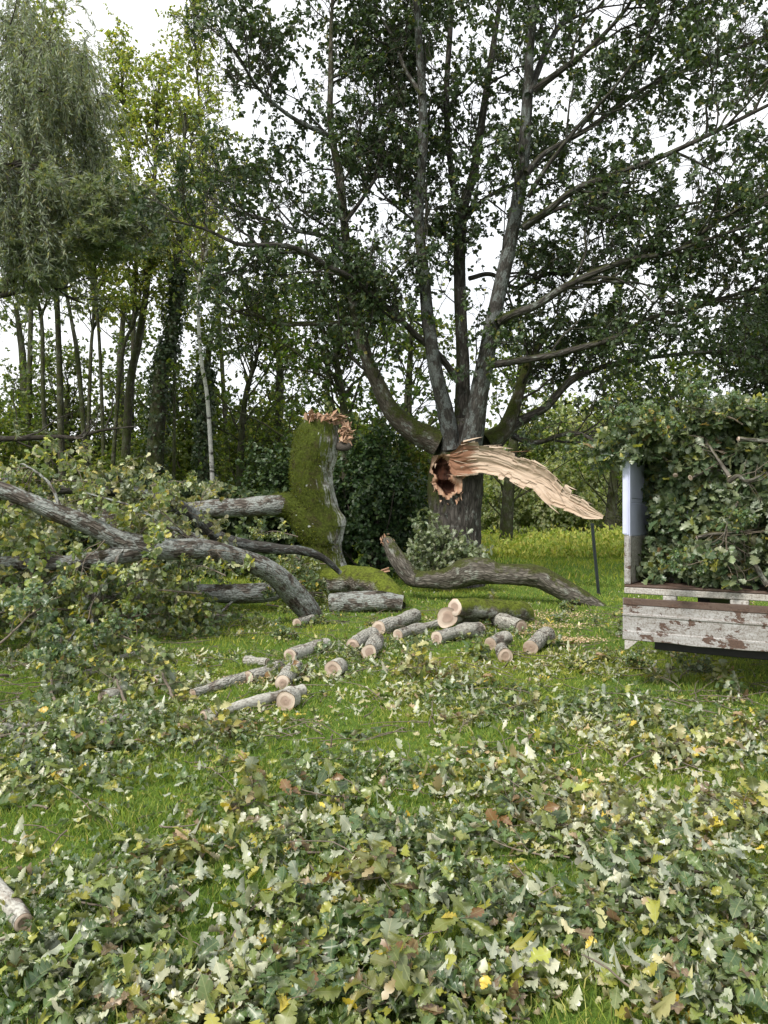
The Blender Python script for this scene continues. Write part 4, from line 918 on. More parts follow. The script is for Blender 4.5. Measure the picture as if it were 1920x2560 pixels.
def cut_branch(label, pts, r, group=None):
    p = tw(np.array(pts, float)); root = thing('cut_branch', p[0], label, 'branch', group)
    mb = MB(); a, b, path, rad = tube(mb, p, np.linspace(r, r * .45, len(p)), 10, 30, .16, 5, int(R.integers(1, 999)), cap=(False, True)); mb.build('bark', M_DARKFALL, root)
    mb = MB(); cutface(mb, a, path[0], nrm(path[0] - path[2]), int(R.integers(1, 99))); mb.build('cut_face', M_CUT, root)
    q1, s1 = kids(path[None, np.linspace(0, 29, 12).astype(int)], rad[None, np.linspace(0, 29, 12).astype(int)], 5, .3, 1, .2, .45, 6, .7, .7, .1, 0, .2, .012, .3); q1 = np.concatenate([q1, q1 + R.normal(0, .05, (len(q1), 1, 3))]); s1 = np.concatenate([s1, s1])
    mb = MB(); tubes(mb, q1, np.maximum(s1, .003), 5); mb.build('twig', M_TWIG, root)
    mb = MB(); rosettes(mb, q1[:, -1], q1[:, -1] - q1[:, -2], 5, .07, .12, LOADG, OAK, 1.0, .4, .2); mb.build('leaves', M_CUTLEAF, root)
cut_branch('lichened cut branch jutting from the middle of the truck load, sawn end left', [(.62, -.06, 1.34), (.72, .0, 1.37), (.86, .06, 1.38), (1.1, .3, 1.42)], .020)
cut_branch('thick cut branch end showing pale wood high in the truck load', [(.56, -.02, 1.84), (.62, .08, 1.88), (.74, .3, 1.92), (.9, .7, 2.0)], .026)
cut_branch('pale cut branch stub pointing down left near the top of the truck load', [(.44, -.04, 1.86), (.42, .06, 1.91), (.36, .26, 1.98), (.3, .6, 2.1)], .022)
cut_branch('long cut branch slanting across the upper right of the truck load', [(.86, -.05, 1.84), (.76, .0, 2.0), (.68, .06, 2.12), (.60, .2, 2.25)], .018)
cut_branch('bent cut branch at the right edge of the truck load, end bare', [(.86, -.06, 1.80), (.93, -.06, 1.84), (1.0, -.02, 1.80), (1.14, .2, 1.9)], .022)
cut_branch('thin cut branch hanging down through the lower truck load', [(.92, -.04, 1.62), (.86, -.05, 1.48), (.82, -.05, 1.32), (.80, .02, 1.14)], .011)
cut_branch('scaly cut branch lying along the truck bed edge at right', [(1.14, -.03, .97), (1.06, .0, 1.1), (1.0, .06, 1.22), (.98, .3, 1.5)], .026)
cut_branch('cut branch with a round pale end at the right of the load top', [(.93, -.04, 2.14), (1.05, .05, 2.13), (1.3, .2, 2.12), (1.5, .4, 2.2)], .024)

# ------------------------------------------------------------------ woodland behind
def wood_tree(name, label, cat, pts, dep, m, mat, items, T, nb, Lr, nl, ls, f0=.35, group=None, up=.5, k=12, leafmat=None, per2=6, grav=.02, ivy=0, top=None):
    w, r = pl(pts, dep, **m)
    if top: w = np.vstack([w, w[-1] + np.array(top)]); r = np.append(r, r[-1] * .3)
    w[0, 2] = min(w[0, 2], 0)
    base = w[0].copy(); base[2] = 0
    root = thing(name, base, label, cat, group)
    mb = MB(); _, _, path, rad = tube(mb, w, r, k, 60, .06, 1.5, int(R.integers(1, 999))); mb.build('trunk', mat, root)
    ix = np.linspace(0, 59, 30).astype(int)
    q1, s1 = kids(path[None, ix], rad[None, ix], nb, f0, 1, Lr[0], Lr[1], 9, .7, .75, up, grav, .15, .012, .2)
    q2, s2 = kids(q1, s1, per2, .2, 1, Lr[0] * .35, Lr[1] * .4, 6, .6, .8, .15, -.02, .2, .01, .25)
    mb = MB(); tubes(mb, q1, s1, 5, 0); tubes(mb, q2, np.maximum(s2, .005), 3, 0); mb.build('branches', mat if mat is not M_BIRCH else M_TWIG, root)
    tp = np.concatenate([q2[:, -1], q2[:, 3], q1[:, -1]]); td = np.concatenate([q2[:, -1] - q2[:, -2], q2[:, 3] - q2[:, 2], q1[:, -1] - q1[:, -2]])
    mb = MB(); rosettes(mb, tp, td, nl, ls[0], ls[1], items, T, 1.4, .6, .35, wave=0, wid=1.25); mb.build('crown', leafmat or M_BGLEAF, root)
    if ivy:
        mb = MB(); ii = R.integers(0, 34, ivy); a = R.uniform(0, 6.28, ivy)
        p = path[ii] + (rad[ii] + R.uniform(.02, .22, ivy))[:, None] * np.column_stack([np.cos(a), np.sin(a), np.zeros(ivy)]) + R.normal(0, .1, (ivy, 3)) * [0, 0, 1]
        leaves(mb, p, R.normal(size=(ivy, 3)) - [0, 0, .5], np.column_stack([np.cos(a), np.sin(a), np.full(ivy, .4)]), R.uniform(.07, .13, ivy), palette(ivy, DARKLEAF), RHOMB, 1.6, wave=0); mb.build('ivy', M_DARKLEAF, root)
    return root
BIRCHY = dict(T=RHOMB, items=PALE_WOOD, up=.75)
wood_tree('woodland_tree', 'straight pale grey woodland tree leaning right, second left of the white birch', 'tree', [(520, 1330, 20), (560, 1000, 18), (600, 780, 16), (640, 500, 12), (660, 280, 9), (675, -100, 7), (690, -380, 4)], [26, 26.5], C4, M_BGBARK, nb=60, Lr=(1.2, 3.0), nl=6, ls=(.085, .135), f0=.42, per2=10, **BIRCHY)
wood_tree('woodland_tree', 'stout ivy clad woodland tree leaning right beside the white birch', 'tree', [(645, 1340, 46), (690, 1000, 34), (740, 760, 24), (770, 500, 18), (776, 400, 14), (790, 100, 10), (800, -200, 6)], [25, 25.5], C4, M_BGBARK, nb=54, Lr=(1.2, 3.0), nl=4, ls=(.09, .14), f0=.3, per2=8, ivy=3200, **BIRCHY)
wood_tree('birch_tree', 'slender birch with white bark standing at the hedge', 'tree', [(938, 1345, 10), (900, 1080, 9), (872, 880, 8), (856, 650, 7), (870, 450, 6), (892, 380, 5), (905, 100, 3)], [20.8, 20.8], C4, M_BIRCH, nb=26, Lr=(.8, 2.2), nl=3, ls=(.08, .12), f0=.5, per2=6, **BIRCHY)
SPEC = [
    ('dark thin woodland tree forking low, in the thick of the left trunks', [(400, 1330, 16), (345, 950, 13), (310, 700, 10), (270, 500, 8), (250, 400, 7), (235, 100, 5), (230, -200, 3)], 24, 42),
    ('straight dark woodland tree rising through the willow strands', [(275, 1330, 20), (255, 850, 16), (240, 500, 13), (232, 300, 10), (225, 0, 7), (215, -300, 4)], 25, 52),
    ('thin pole like woodland tree curving left, right of the forking one', [(462, 1330, 12), (430, 800, 9), (400, 500, 8), (395, 350, 6), (385, 50, 4)], 27, 44),
    ('slim woodland tree leaning hard right in front of the pale grey one', [(462, 1330, 12), (520, 900, 10), (580, 700, 8), (610, 560, 6), (650, 380, 4)], 24.5, 30),
    ('woodland tree leaning left at the left photo edge', [(240, 1330, 14), (190, 1100, 12), (180, 700, 10), (140, 540, 9), (110, 350, 6), (80, 0, 4)], 23, 44),
    ('upright slim woodland tree directly behind the forking one', [(368, 1330, 13), (390, 900, 10), (402, 700, 8), (410, 400, 6), (415, 0, 4)], 29, 44),
    ('thin mossy woodland tree between the ivy clad tree and the birch', [(748, 1330, 10), (755, 900, 7), (760, 760, 6), (770, 500, 4), (790, 300, 3)], 27, 30),
    ('tall pale crowned woodland tree topping the left skyline', [(1000, 1330, 14), (960, 900, 12), (930, 500, 10), (880, 0, 8), (850, -400, 6), (830, -700, 3)], 31, 76),
    ('tall yellowing woodland tree behind the weeping willow', [(120, 1330, 16), (130, 800, 13), (150, 300, 10), (190, -200, 7), (220, -620, 4)], 30, 76),
    ('pale woodland tree in the gap between willow and tall pale crown', [(560, 1330, 14), (575, 800, 12), (590, 300, 9), (540, -150, 6), (520, -420, 3)], 32, 70),
]
for lab, pts, dep, nb in SPEC:
    pts = [(a, b_, c * .8) for a, b_, c in pts]
    wood_tree('woodland_tree', lab, 'tree', pts, [dep, dep + .6], C4, M_BGBARK, nb=nb, Lr=(1.1, 2.8), nl=6, ls=(.085, .135), f0=.40, per2=10, **BIRCHY)
# darker broadleaf trees
wood_tree('maple_tree', 'dark spreading field maple behind the moss covered broken trunk', 'tree', [(1500, 1330, 22), (1490, 1150, 18), (1460, 900, 12), (1440, 760, 7)], [20.5, 20.8], C4, M_BGBARK, [(4, (.045, .085, .022)), (3, (.07, .115, .03)), (1, (.12, .15, .03))], OAK_LOW, 60, (1.6, 4.2), 5, (.09, .15), .15, up=.25, per2=10)
wood_tree('hawthorn_tree', 'leafy dark tree arching over the hedge right of the white birch', 'tree', [(1020, 1330, 18), (1050, 1100, 13), (1110, 850, 8), (1150, 640, 4)], [22, 22], C4, M_BGBARK, UNDER, RHOMB, 44, (1.2, 3.2), 5, (.08, .13), .15, up=.3, per2=9)
wood_tree('ivy_covered_tree', 'narrow trunk wrapped in near black ivy behind the white birch', 'tree', [(880, 1340, 26), (880, 1100, 22), (900, 850, 14), (920, 700, 6)], [24.5, 24.5], C4, M_BGBARK, UNDER, RHOMB, 20, (.8, 2.0), 5, (.08, .13), .4, up=.3, ivy=3600)
wood_tree('broadleaf_tree', 'very dark dense tree beyond the truck load at right', 'tree', [(1960, 1500, 26), (1960, 1250, 20), (1930, 1000, 14), (1900, 880, 6)], [22, 22], dict(mapx=(0, 1), mapy=(0, 1)), M_BGBARK, DARKLEAF, OAK_LOW, 110, (1.4, 3.4), 5, (.10, .16), .1, up=.15, per2=10, leafmat=M_DARKLEAF)

for lab, pts, dep in (('leafy mid green tree seen between the oak limbs, left of its trunk', [(1010, 1500, 20), (1015, 1250, 15), (1020, 1000, 10), (1030, 820, 5)], 25), ('leafy mid green tree showing right behind the oak fork', [(1260, 1500, 20), (1270, 1250, 15), (1290, 1050, 10), (1300, 900, 5)], 29), ('airy green tree beyond the meadow post', [(1520, 1450, 18), (1530, 1250, 13), (1550, 1080, 9), (1560, 980, 4)], 33), ('green tree filling the gap behind the birch and broken trunk', [(700, 1500, 18), (690, 1200, 14), (700, 950, 10), (690, 780, 5)], 29), ('pale green tree standing far back behind the left trunks', [(300, 1480, 18), (310, 1200, 14), (300, 950, 10), (310, 760, 5)], 35), ('spreading green tree in the low gap between the left trunks', [(170, 1450, 16), (175, 1250, 12), (165, 1080, 9), (170, 960, 4)], 30), ('rounded green tree in the low gap left of the birch', [(420, 1450, 16), (425, 1250, 12), (415, 1080, 9), (430, 960, 4)], 31), ('small leafy tree beyond the truck load, left of the dark one', [(1700, 1480, 16), (1700, 1250, 12), (1690, 1080, 9), (1680, 980, 4)], 27), ('pale green tree far back at the left edge behind the willow', [(60, 1480, 18), (50, 1200, 14), (60, 950, 10), (40, 760, 5)], 36)):
    wood_tree('broadleaf_tree', lab, 'tree', pts, [dep, dep + .5], dict(mapx=(0, 1), mapy=(0, 1)), M_BGBARK, UNDER + [(2, (.06, .10, .03))], RHOMB, 44, (1.6, 4.0), 6, (.11, .18), .2, up=.25, per2=8)
# weeping willow
wroot = thing('weeping_willow', (-12.6, 19.6, 0), 'grey green weeping willow hanging in strands at the left edge', 'tree')
wl_ = []
def wlimb(nm, pts, dep, m=C4, par=None):
    w, r = pl(pts, dep, **m); mb = MB(); _, _, path, rad = tube(mb, w, r, 12, 60, .08, 1.5, int(R.integers(1, 999))); mb.build(nm, M_IVYBARK, wroot)
    ix = np.linspace(0, 59, 24).astype(int); wl_.append((path[ix], rad[ix]))
wlimb('trunk', [(-420, 1420, 85), (-400, 1100, 70), (-360, 800, 60), (-300, 500, 48), (-240, 200, 34), (-180, -100, 22), (-120, -350, 10)], [19.6, 19.6])
wlimb('limb', [(-340, 720, 34), (-150, 620, 26), (0, 560, 22), (90, 485, 19), (150, 455, 18), (205, 410, 16), (240, 335, 14), (330, 285, 11), (430, 240, 8), (520, 250, 5), (600, 270, 3)], [19.6, 18.6, 18])
wlimb('limb', [(-300, 420, 26), (-120, 330, 20), (0, 210, 15), (60, 180, 13), (180, 170, 10), (300, 190, 8), (410, 235, 5), (450, 200, 3)], [19.6, 19, 18.5])
wlimb('limb', [(-380, 1230, 20), (-100, 1210, 15), (0, 1205, 13), (100, 1203, 12), (250, 1196, 10), (330, 1200, 8), (430, 1170, 6), (590, 1150, 3)], [19.4, 18.4, 17.6])
wlimb('limb', [(-230, 180, 18), (-100, 0, 15), (20, -120, 11), (120, -270, 8), (230, -300, 6), (320, -240, 3)], [19.6, 19, 18.6])
wlimb('limb', [(-200, 0, 16), (-120, -250, 12), (0, -440, 9), (80, -540, 6), (150, -520, 4), (190, -460, 3)], [19.6, 20, 20.4])
wlimb('limb', [(-240, 300, 20), (-120, 150, 16), (-40, 80, 12), (40, 20, 8), (110, 30, 4)], [19, 18, 17.4])
wlimb('limb', [(-300, 600, 20), (-150, 480, 16), (-60, 420, 12), (30, 400, 8), (110, 420, 4)], [19, 18, 17.2])
wlimb('limb', [(-60, 600, 12), (60, 575, 10), (200, 545, 7), (290, 590, 5), (360, 620, 3)], [18.4, 17.8])
lp = np.array([a for a, _ in wl_]); lr = np.array([b for _, b in wl_])
q1, s1 = kids(lp, lr, np.array([14, 22, 26, 12, 30, 30, 22, 18, 10]), .3, 1, .8, 2.6, 9, .6, .8, .35, .0, .25, .012, .25)
mb = MB(); tubes(mb, q1, s1, 5)
src = np.concatenate([q1, q1[:, ::-1]], 0)
NS = 2700; ii = R.integers(0, len(q1), NS); p0, t0 = sample(q1, ii, R.uniform(.2, 1, NS))
Ls = R.uniform(.7, 2.3, NS) * np.where(p0[:, 0] > -8.0, .6, 1); ns_ = 9; st_ = np.zeros((NS, ns_, 3)); st_[:, 0] = p0; d_ = nrm(t0 + R.normal(0, .4, (NS, 3)))
for j in range(1, ns_):
    d_ = nrm(d_ + np.array([.03, 0, -.55]) + R.normal(0, .10, (NS, 3))); st_[:, j] = st_[:, j - 1] + d_ * (Ls / (ns_ - 1))[:, None]
st_[..., 2] = np.maximum(st_[..., 2], np.where(st_[:, :1, 0] > -7.6, 7.6, np.where(st_[:, :1, 0] > -8.8, 6.3, 3.0)) + 1.4 * R.random((NS, 1)))
tubes(mb, st_, np.full((NS, ns_), .006) * np.linspace(1, .5, ns_)[None], 3); mb.build('strands', M_TWIGDARK, wroot)
NL = 120000; ii = R.integers(0, NS, NL); p0, t0 = sample(st_, ii, R.uniform(.05, 1, NL))
mb = MB(); leaves(mb, p0, nrm(t0 + R.normal(0, .45, (NL, 3))), R.normal(size=(NL, 3)), R.uniform(.11, .19, NL), palette(NL, [(4, (.16, .20, .13)), (3, (.21, .24, .16)), (2, (.12, .15, .09)), (1, (.24, .23, .10))]), NARROW, 1.0, wave=0)
mb.build('crown', M_WILLOW, wroot)

# shrubs: three grown prototypes, then copies with sizes and turns of their own
def shrub(name, label, cat, loc, rad, N, items, ls, mat, seed, T=RHOMB, per=5, group=None, stemmat=None, clump=-.25):
    root = thing(name, loc, label, cat, group)
    c = np.asarray(loc, float) + np.array([0, 0, rad[2] * .95]); mb = MB(); mt = MB()
    p, d = leafy_mass(mb, c, rad, N, per, ls[0], ls[1], items, T, seed, .05, .25, clump, .15, 1.1, wave=0, wid=1.25)
    stems_to(mt, np.asarray(loc, float), p[::max(1, len(p) // 40)], .03, sag=.1); mt.build('stems', stemmat or M_TWIGDARK, root); mb.build('leaves', mat, root)
    return root
sg = 'backlit shrubs under the left woodland'
pro = [shrub('understory_shrub', 'yellow green backlit shrub growing among the left woodland trunks', 'shrub', (0, 0, 0), (1.7, 1.5, 1.9), 2600, UNDER, (.08, .13), M_BGLEAF, 301 + i, group=sg) for i in range(3)]
spots = [(-13.5, 27, 1.2), (-11.2, 29, 1.1), (-9.0, 27.5, 1.25), (-7.0, 30, 1.3), (-5.6, 27, 1.0), (-4.2, 29, 1.3), (-15.5, 29, 1.4), (-3.0, 27, 1.1), (-1.6, 30, 1.5), (-12.4, 32, 1.6), (-8.2, 33, 1.7), (-5.2, 33, 1.7), (-16.5, 33, 1.8), (-1.0, 34, 1.7), (-19, 30, 1.6), (-20, 26, 1.4)]
for i, (x, y, sc) in enumerate(spots):
    o = pro[i] if i < 3 else copy_tree(pro[i % 3], (x, y, 0), R.uniform(0, 6.28), (sc, sc, sc * R.uniform(.8, 1.3)))
    o.location = (x, y, 0); o.scale = (sc, sc, sc * R.uniform(.85, 1.25)); o.rotation_euler = (0, 0, R.uniform(0, 6.28))
# bramble hedge in front of the woodland
hd_ = thing('hedge', (-6.5, 18.2, 0), 'long low bramble hedge of dark leaves behind the fallen limbs', 'hedge')
mb = MB(); mt = MB()
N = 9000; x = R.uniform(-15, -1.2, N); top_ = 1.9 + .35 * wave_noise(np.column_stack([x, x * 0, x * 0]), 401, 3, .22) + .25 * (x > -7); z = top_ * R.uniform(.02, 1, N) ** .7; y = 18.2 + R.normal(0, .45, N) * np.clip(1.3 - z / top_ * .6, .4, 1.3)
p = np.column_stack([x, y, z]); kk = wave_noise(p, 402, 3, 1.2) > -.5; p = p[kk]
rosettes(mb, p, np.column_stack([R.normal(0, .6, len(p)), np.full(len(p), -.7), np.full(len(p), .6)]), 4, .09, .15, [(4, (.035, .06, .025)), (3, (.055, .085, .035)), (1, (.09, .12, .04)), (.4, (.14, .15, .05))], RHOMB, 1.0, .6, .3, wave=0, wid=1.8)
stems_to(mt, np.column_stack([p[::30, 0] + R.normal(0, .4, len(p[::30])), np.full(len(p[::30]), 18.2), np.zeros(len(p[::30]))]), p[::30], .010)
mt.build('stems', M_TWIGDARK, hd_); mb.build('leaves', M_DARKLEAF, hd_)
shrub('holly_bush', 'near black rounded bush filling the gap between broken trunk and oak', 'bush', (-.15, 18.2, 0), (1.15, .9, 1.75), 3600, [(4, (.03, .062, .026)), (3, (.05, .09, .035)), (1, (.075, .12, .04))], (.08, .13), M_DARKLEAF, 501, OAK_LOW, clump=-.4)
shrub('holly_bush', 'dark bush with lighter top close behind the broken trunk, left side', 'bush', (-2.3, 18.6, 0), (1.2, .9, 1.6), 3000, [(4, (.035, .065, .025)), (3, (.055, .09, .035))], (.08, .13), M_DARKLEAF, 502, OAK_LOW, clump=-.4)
shrub('elder_bush', 'olive green bush with yellowish leaves hard behind the oak trunk', 'bush', (.75, 19.5, 0), (.8, .8, 2.0), 2000, [(3, (.07, .1, .035)), (3, (.11, .14, .045)), (2, (.19, .19, .06))], (.08, .13), M_BGLEAF, 503, OAK_LOW)
fg = 'grey green bushes along the far side of the meadow'
HAZE_GREEN = [(3, (.19, .23, .14)), (3, (.24, .28, .16)), (2, (.30, .32, .18)), (1, (.14, .18, .10))]  # leaf tones lifted pale, distance haze put into the colour
fp = [shrub('field_bush', 'grey green bush in the row along the far side of the meadow', 'bush', (0, 0, 0), (2.4, 2.0, 2.3), 2600, HAZE_GREEN, (.16, .26), M_BGLEAF, 601 + i, group=fg, clump=-.4) for i in range(3)]
i = 0
for row, (y0, n_, sc0) in enumerate(((37, 12, .72), (43, 13, 1.0), (52, 14, 1.45))):
    for j in range(n_):
        x = lerp(-1.5 - row * 5, 26 + row * 8, (j + R.uniform(-.25, .25)) / (n_ - 1)); y = y0 + R.uniform(-1.5, 1.5); sc = sc0 * R.uniform(.75, 1.25)
        o = fp[i] if i < 3 else copy_tree(fp[i % 3], (x, y, 0), 0, (1, 1, 1)); i += 1
        o.location = (x, y, 0); o.scale = (sc, sc, sc * R.uniform(.85, 1.2)); o.rotation_euler = (0, 0, R.uniform(0, 6.28))
# far wood: one unbroken mass
mb = MB(); N = 30000; x = R.uniform(-75, 75, N); tz = 7.5 + 2.5 * wave_noise(np.column_stack([x, x * 0, x * 0]), 701, 3, .05); z = tz * R.uniform(0.02, 1, N) ** .6
p = np.column_stack([x, 78 + R.normal(0, 2.5, N), z])
leaves(mb, p, R.normal(size=(N, 3)), np.column_stack([R.normal(0, .5, N), np.full(N, -.7), np.full(N, .5)]), R.uniform(.5, 1.1, N), palette(N, [(3, (.07, .10, .05)), (3, (.10, .125, .065)), (1, (.05, .08, .04))]), OAK_LOW, 1.4, wave=0)
fw_ = mb.build('far_woodland', M_BGLEAF); tag(fw_, 'distant unbroken woodland closing the view beyond the meadow', 'woodland', kind='stuff')
# tall weeds along the far edge of the grass
mb = MB(); N = 42000; x = R.uniform(-1, 20, N); y = R.uniform(25, 33, N); hh = (.75 + .35 * wave_noise(np.column_stack([x, y, 0 * x]), 711, 3, .3)) * R.uniform(.4, 1.15, N)
p = np.column_stack([x, y, hh * R.uniform(.0, 1, N)])
leaves(mb, p, np.column_stack([R.normal(0, .5, N), R.normal(0, .5, N), np.full(N, .8)]), R.normal(size=(N, 3)) + [0, -.5, .5], R.uniform(.07, .22, N), palette(N, [(3, (.27, .33, .08)), (3, (.38, .41, .11)), (2, (.19, .26, .06)), (1, (.50, .47, .18))]), OAK_LOW, .8, wave=0)
tag(mb.build('tall_weeds', M_GRASS), 'tall yellow green weeds along the far edge of the meadow', 'weeds', kind='stuff')

# ------------------------------------------------------------------ grass
def on_ground(sx, sy): g_ = G(sx, sy); return g_[:2]
BARE = [(250, 1930, .5, .25), (150, 2150, .25, .12), (900, 2080, .3, .14), (1600, 1760, .6, .25), (1300, 1880, .4, .2), (560, 2100, .3, .15), (1500, 2200, .22, .1), (450, 2010, .9, .42), (600, 2200, .4, .22), (820, 1760, 1.2, .5), (1000, 1900, .5, .3), (930, 1590, 1.4, .7), (1350, 1600, 1.6, .9), (720, 1740, .9, .45), (380, 1660, 1.0, .7), (1180, 2120, .35, .16), (1300, 1500, 2.0, 1.2), (1440, 2490, .24, .08), (480, 2180, .3, .14), (880, 1800, .6, .3), (650, 2020, .4, .2), (1180, 1680, .9, .25), (1850, 1790, .5, .3)]
def barefac(p):
    f = np.zeros(len(p))
    for sx, sy, rx, ry in BARE:
        c = on_ground(sx, sy); f = np.maximum(f, np.exp(-(((p[:, 0] - c[0]) / rx) ** 2 + ((p[:, 1] - c[1]) / ry) ** 2) * 1.2))
    return f
def zone(N, y0, y1, slope=.62, pad=.8):
    y = np.sqrt(R.uniform(y0 ** 2, y1 ** 2, N)); x = R.uniform(-1, 1, N) * (slope * y + pad); return np.column_stack([x, y, np.zeros(N)])
mb = MB()
def blades(N, y0, y1, h0, h1, wd, slope=.56):
    p = zone(N, y0, y1, slope, 1.5); tuft = .6 + .5 * wave_noise(p, 801, 3, 1.1)
    y_ = wave_noise(p, 802, 3, .35)
    hgt = R.uniform(h0, h1, N) * np.clip(tuft, .35, 1.3)
    d = nrm(np.column_stack([R.normal(0, .45, N), R.normal(0, .45, N), np.ones(N)]))
    s = nrm(np.column_stack([R.normal(size=N), R.normal(size=N), np.zeros(N)]))
    lean = nrm(np.column_stack([R.normal(size=N), R.normal(size=N), np.zeros(N)])) * (hgt * R.uniform(.1, .7, N))[:, None]
    w_ = (wd * R.uniform(.6, 1.3, N))[:, None]
    a, b_ = p - s * w_, p + s * w_; m_ = p + d * hgt[:, None] * .6 + lean * .25; tip = p + d * hgt[:, None] + lean
    v = np.stack([a, b_, m_ - s * w_ * .75, m_ + s * w_ * .75, tip], 1)
    tri = np.array([(0, 1, 3), (0, 3, 2), (2, 3, 4)])
    c = palette(N, [(3, (.098, .17, .038)), (3, (.15, .23, .046)), (1.8, (.23, .30, .055)), (1.0, (.40, .38, .13))])
    yl = np.clip(y_ * 1.3 + R.normal(0, .25, N), 0, 1)[:, None]
    c[:, :3] = c[:, :3] * (1 - yl * .7) + yl * .7 * np.array([.31, .34, .06])
    mb.add(v, (np.arange(N)[:, None, None] * 5 + tri[None]).reshape(-1, 3), tint=np.repeat(c[:, None], 5, 1))
blades(120000, 1.6, 4.6, .03, .085, .0022); blades(115000, 4.4, 8.5, .03, .085, .0032); blades(80000, 8.2, 17, .04, .10, .006); blades(60000, 16, 34, .08, .22, .014, .5)
tag(mb.build('grass', M_GRASS), 'short green lawn grass showing between the fallen leaves', 'grass', kind='stuff')

# ------------------------------------------------------------------ fallen leaves
mb = MB()
HEAPS = [(200, 2520, .3, .1, 420, .05), (620, 2540, .3, .1, 420, .05), (1050, 2530, .3, .1, 420, .06), (1250, 2480, .2, .08, 260, .05), (1750, 2520, .3, .1, 420, .06), (1850, 2420, .25, .1, 300, .06), (760, 1700, .5, .15, 260, .04), (900, 1640, .5, .15, 260, .04), (1010, 1615, .5, .15, 220, .04), (1130, 1600, .5, .12, 180, .04), (1260, 1590, .5, .12, 160, .04), (380, 1720, .6, .2, 300, .05), (1650, 2180, .5, .22, 900, .12), (1800, 2080, .45, .2, 500, .10), (1500, 2060, .4, .2, 420, .08), (1000, 2150, .38, .16, 620, .09), (1150, 2280, .30, .13, 420, .09), (800, 2330, .35, .14, 420, .06), (700, 2120, .38, .16, 420, .06), (300, 2300, .35, .14, 380, .08), (120, 2420, .25, .12, 320, .06), (250, 1830, .9, .3, 1200, .08), (520, 1860, .6, .25, 520, .05), (120, 1960, .6, .2, 500, .06), (1100, 1740, .7, .3, 600, .05), (1500, 1800, .9, .4, 900, .05), (1750, 1900, .7, .3, 700, .06), (640, 2450, .25, .1, 260, .05), (1400, 2350, .3, .12, 360, .07), (1750, 2330, .3, .12, 420, .10), (960, 2450, .3, .1, 260, .05), (450, 2480, .25, .1, 200, .04), (860, 1940, .5, .2, 360, .05), (1250, 1960, .6, .22, 560, .06)]
FRESH = [(4, (.045, .085, .03)), (4, (.08, .125, .04)), (3, (.13, .17, .04)), (1.2, (.22, .23, .035)), (.5, (.12, .085, .05))]
WILT = [(2, (.10, .13, .05)), (3.4, (.17, .20, .06)), (2.4, (.26, .26, .05)), (1.6, (.40, .38, .22)), (.8, (.33, .25, .16)), (.5, (.48, .37, .05)), (1.0, (.14, .095, .06))]
def litter_tint(p):
    n_ = len(p); f = wave_noise(p * [1, 1, 0], 830, 3, .5) + R.normal(0, .22, n_); a, b = palette(n_, FRESH), palette(n_, WILT)
    return np.where((f > .02)[:, None], b, a), R.random(n_) < np.where(f > .02, .36, .15)
def lay(p, T, L0, L1, tilt, ztilt):
    n_ = len(p); c, flip = litter_tint(p)
    nn = np.column_stack([R.normal(0, tilt, n_), R.normal(0, tilt, n_), np.ones(n_)]); nn[flip] *= -1
    dd = np.column_stack([R.normal(size=n_), R.normal(size=n_), R.normal(0, ztilt, n_)])
    Ls = L0 + (L1 - L0) * R.random(n_) ** 1.7
    leaves(mb, p, dd, nn, Ls, c, T, 1.0, .55, .75, .09)
def litter(N, y0, y1, T, seed, L0, L1):
    p = zone(N, y0, y1, .68, 1.6)
    dens = np.clip(.16 + 1.5 * wave_noise(p, seed, 3, .5) + 1.1 * wave_noise(p, seed + 1, 2, 1.7), .05, 1) * (1 - .62 * barefac(p))
    dens *= np.clip(1.2 - (p[:, 1] - 7.0) / 6.5, .12, 1)
    tl_ = (p[:, :2] - TC[:2]) @ np.array([[ca, -sa], [sa, ca]]); dens = dens * np.where((tl_[:, 0] > .1) & (tl_[:, 1] > .15), .08, 1)
    p = p[R.random(N) < dens]
    p[:, 2] = R.uniform(.01, .05, len(p)) + .05 * np.clip(wave_noise(p, seed + 2, 2, 1.4), 0, 1) * R.random(len(p))
    lay(p, T, L0, L1, .32, .15)
litter(16500, 1.6, 4.6, OAK, 811, .035, .088); litter(26000, 4.4, 8.5, OAK_MID, 811, .035, .085); litter(17000, 8.2, 15, OAK_MID, 811, .035, .085)
for sx, sy, rx, ry, n_, hz in HEAPS:
    n_ = int(n_ * .72); c = on_ground(sx, sy); q = R.normal(0, .5, (n_, 2)); p = np.column_stack([c[0] + q[:, 0] * rx, c[1] + q[:, 1] * ry * 2.2, .02 + 1.2 * hz * np.exp(-(q ** 2).sum(1)) * R.uniform(.1, 1.6, n_)])
    lay(p, OAK if c[1] < 5 else OAK_MID, .04, .095, .45, .3)
tag(mb.build('leaf_litter', M_LITTER), 'wilted oak leaves strewn over the lawn, pale undersides up', 'leaves', kind='stuff')
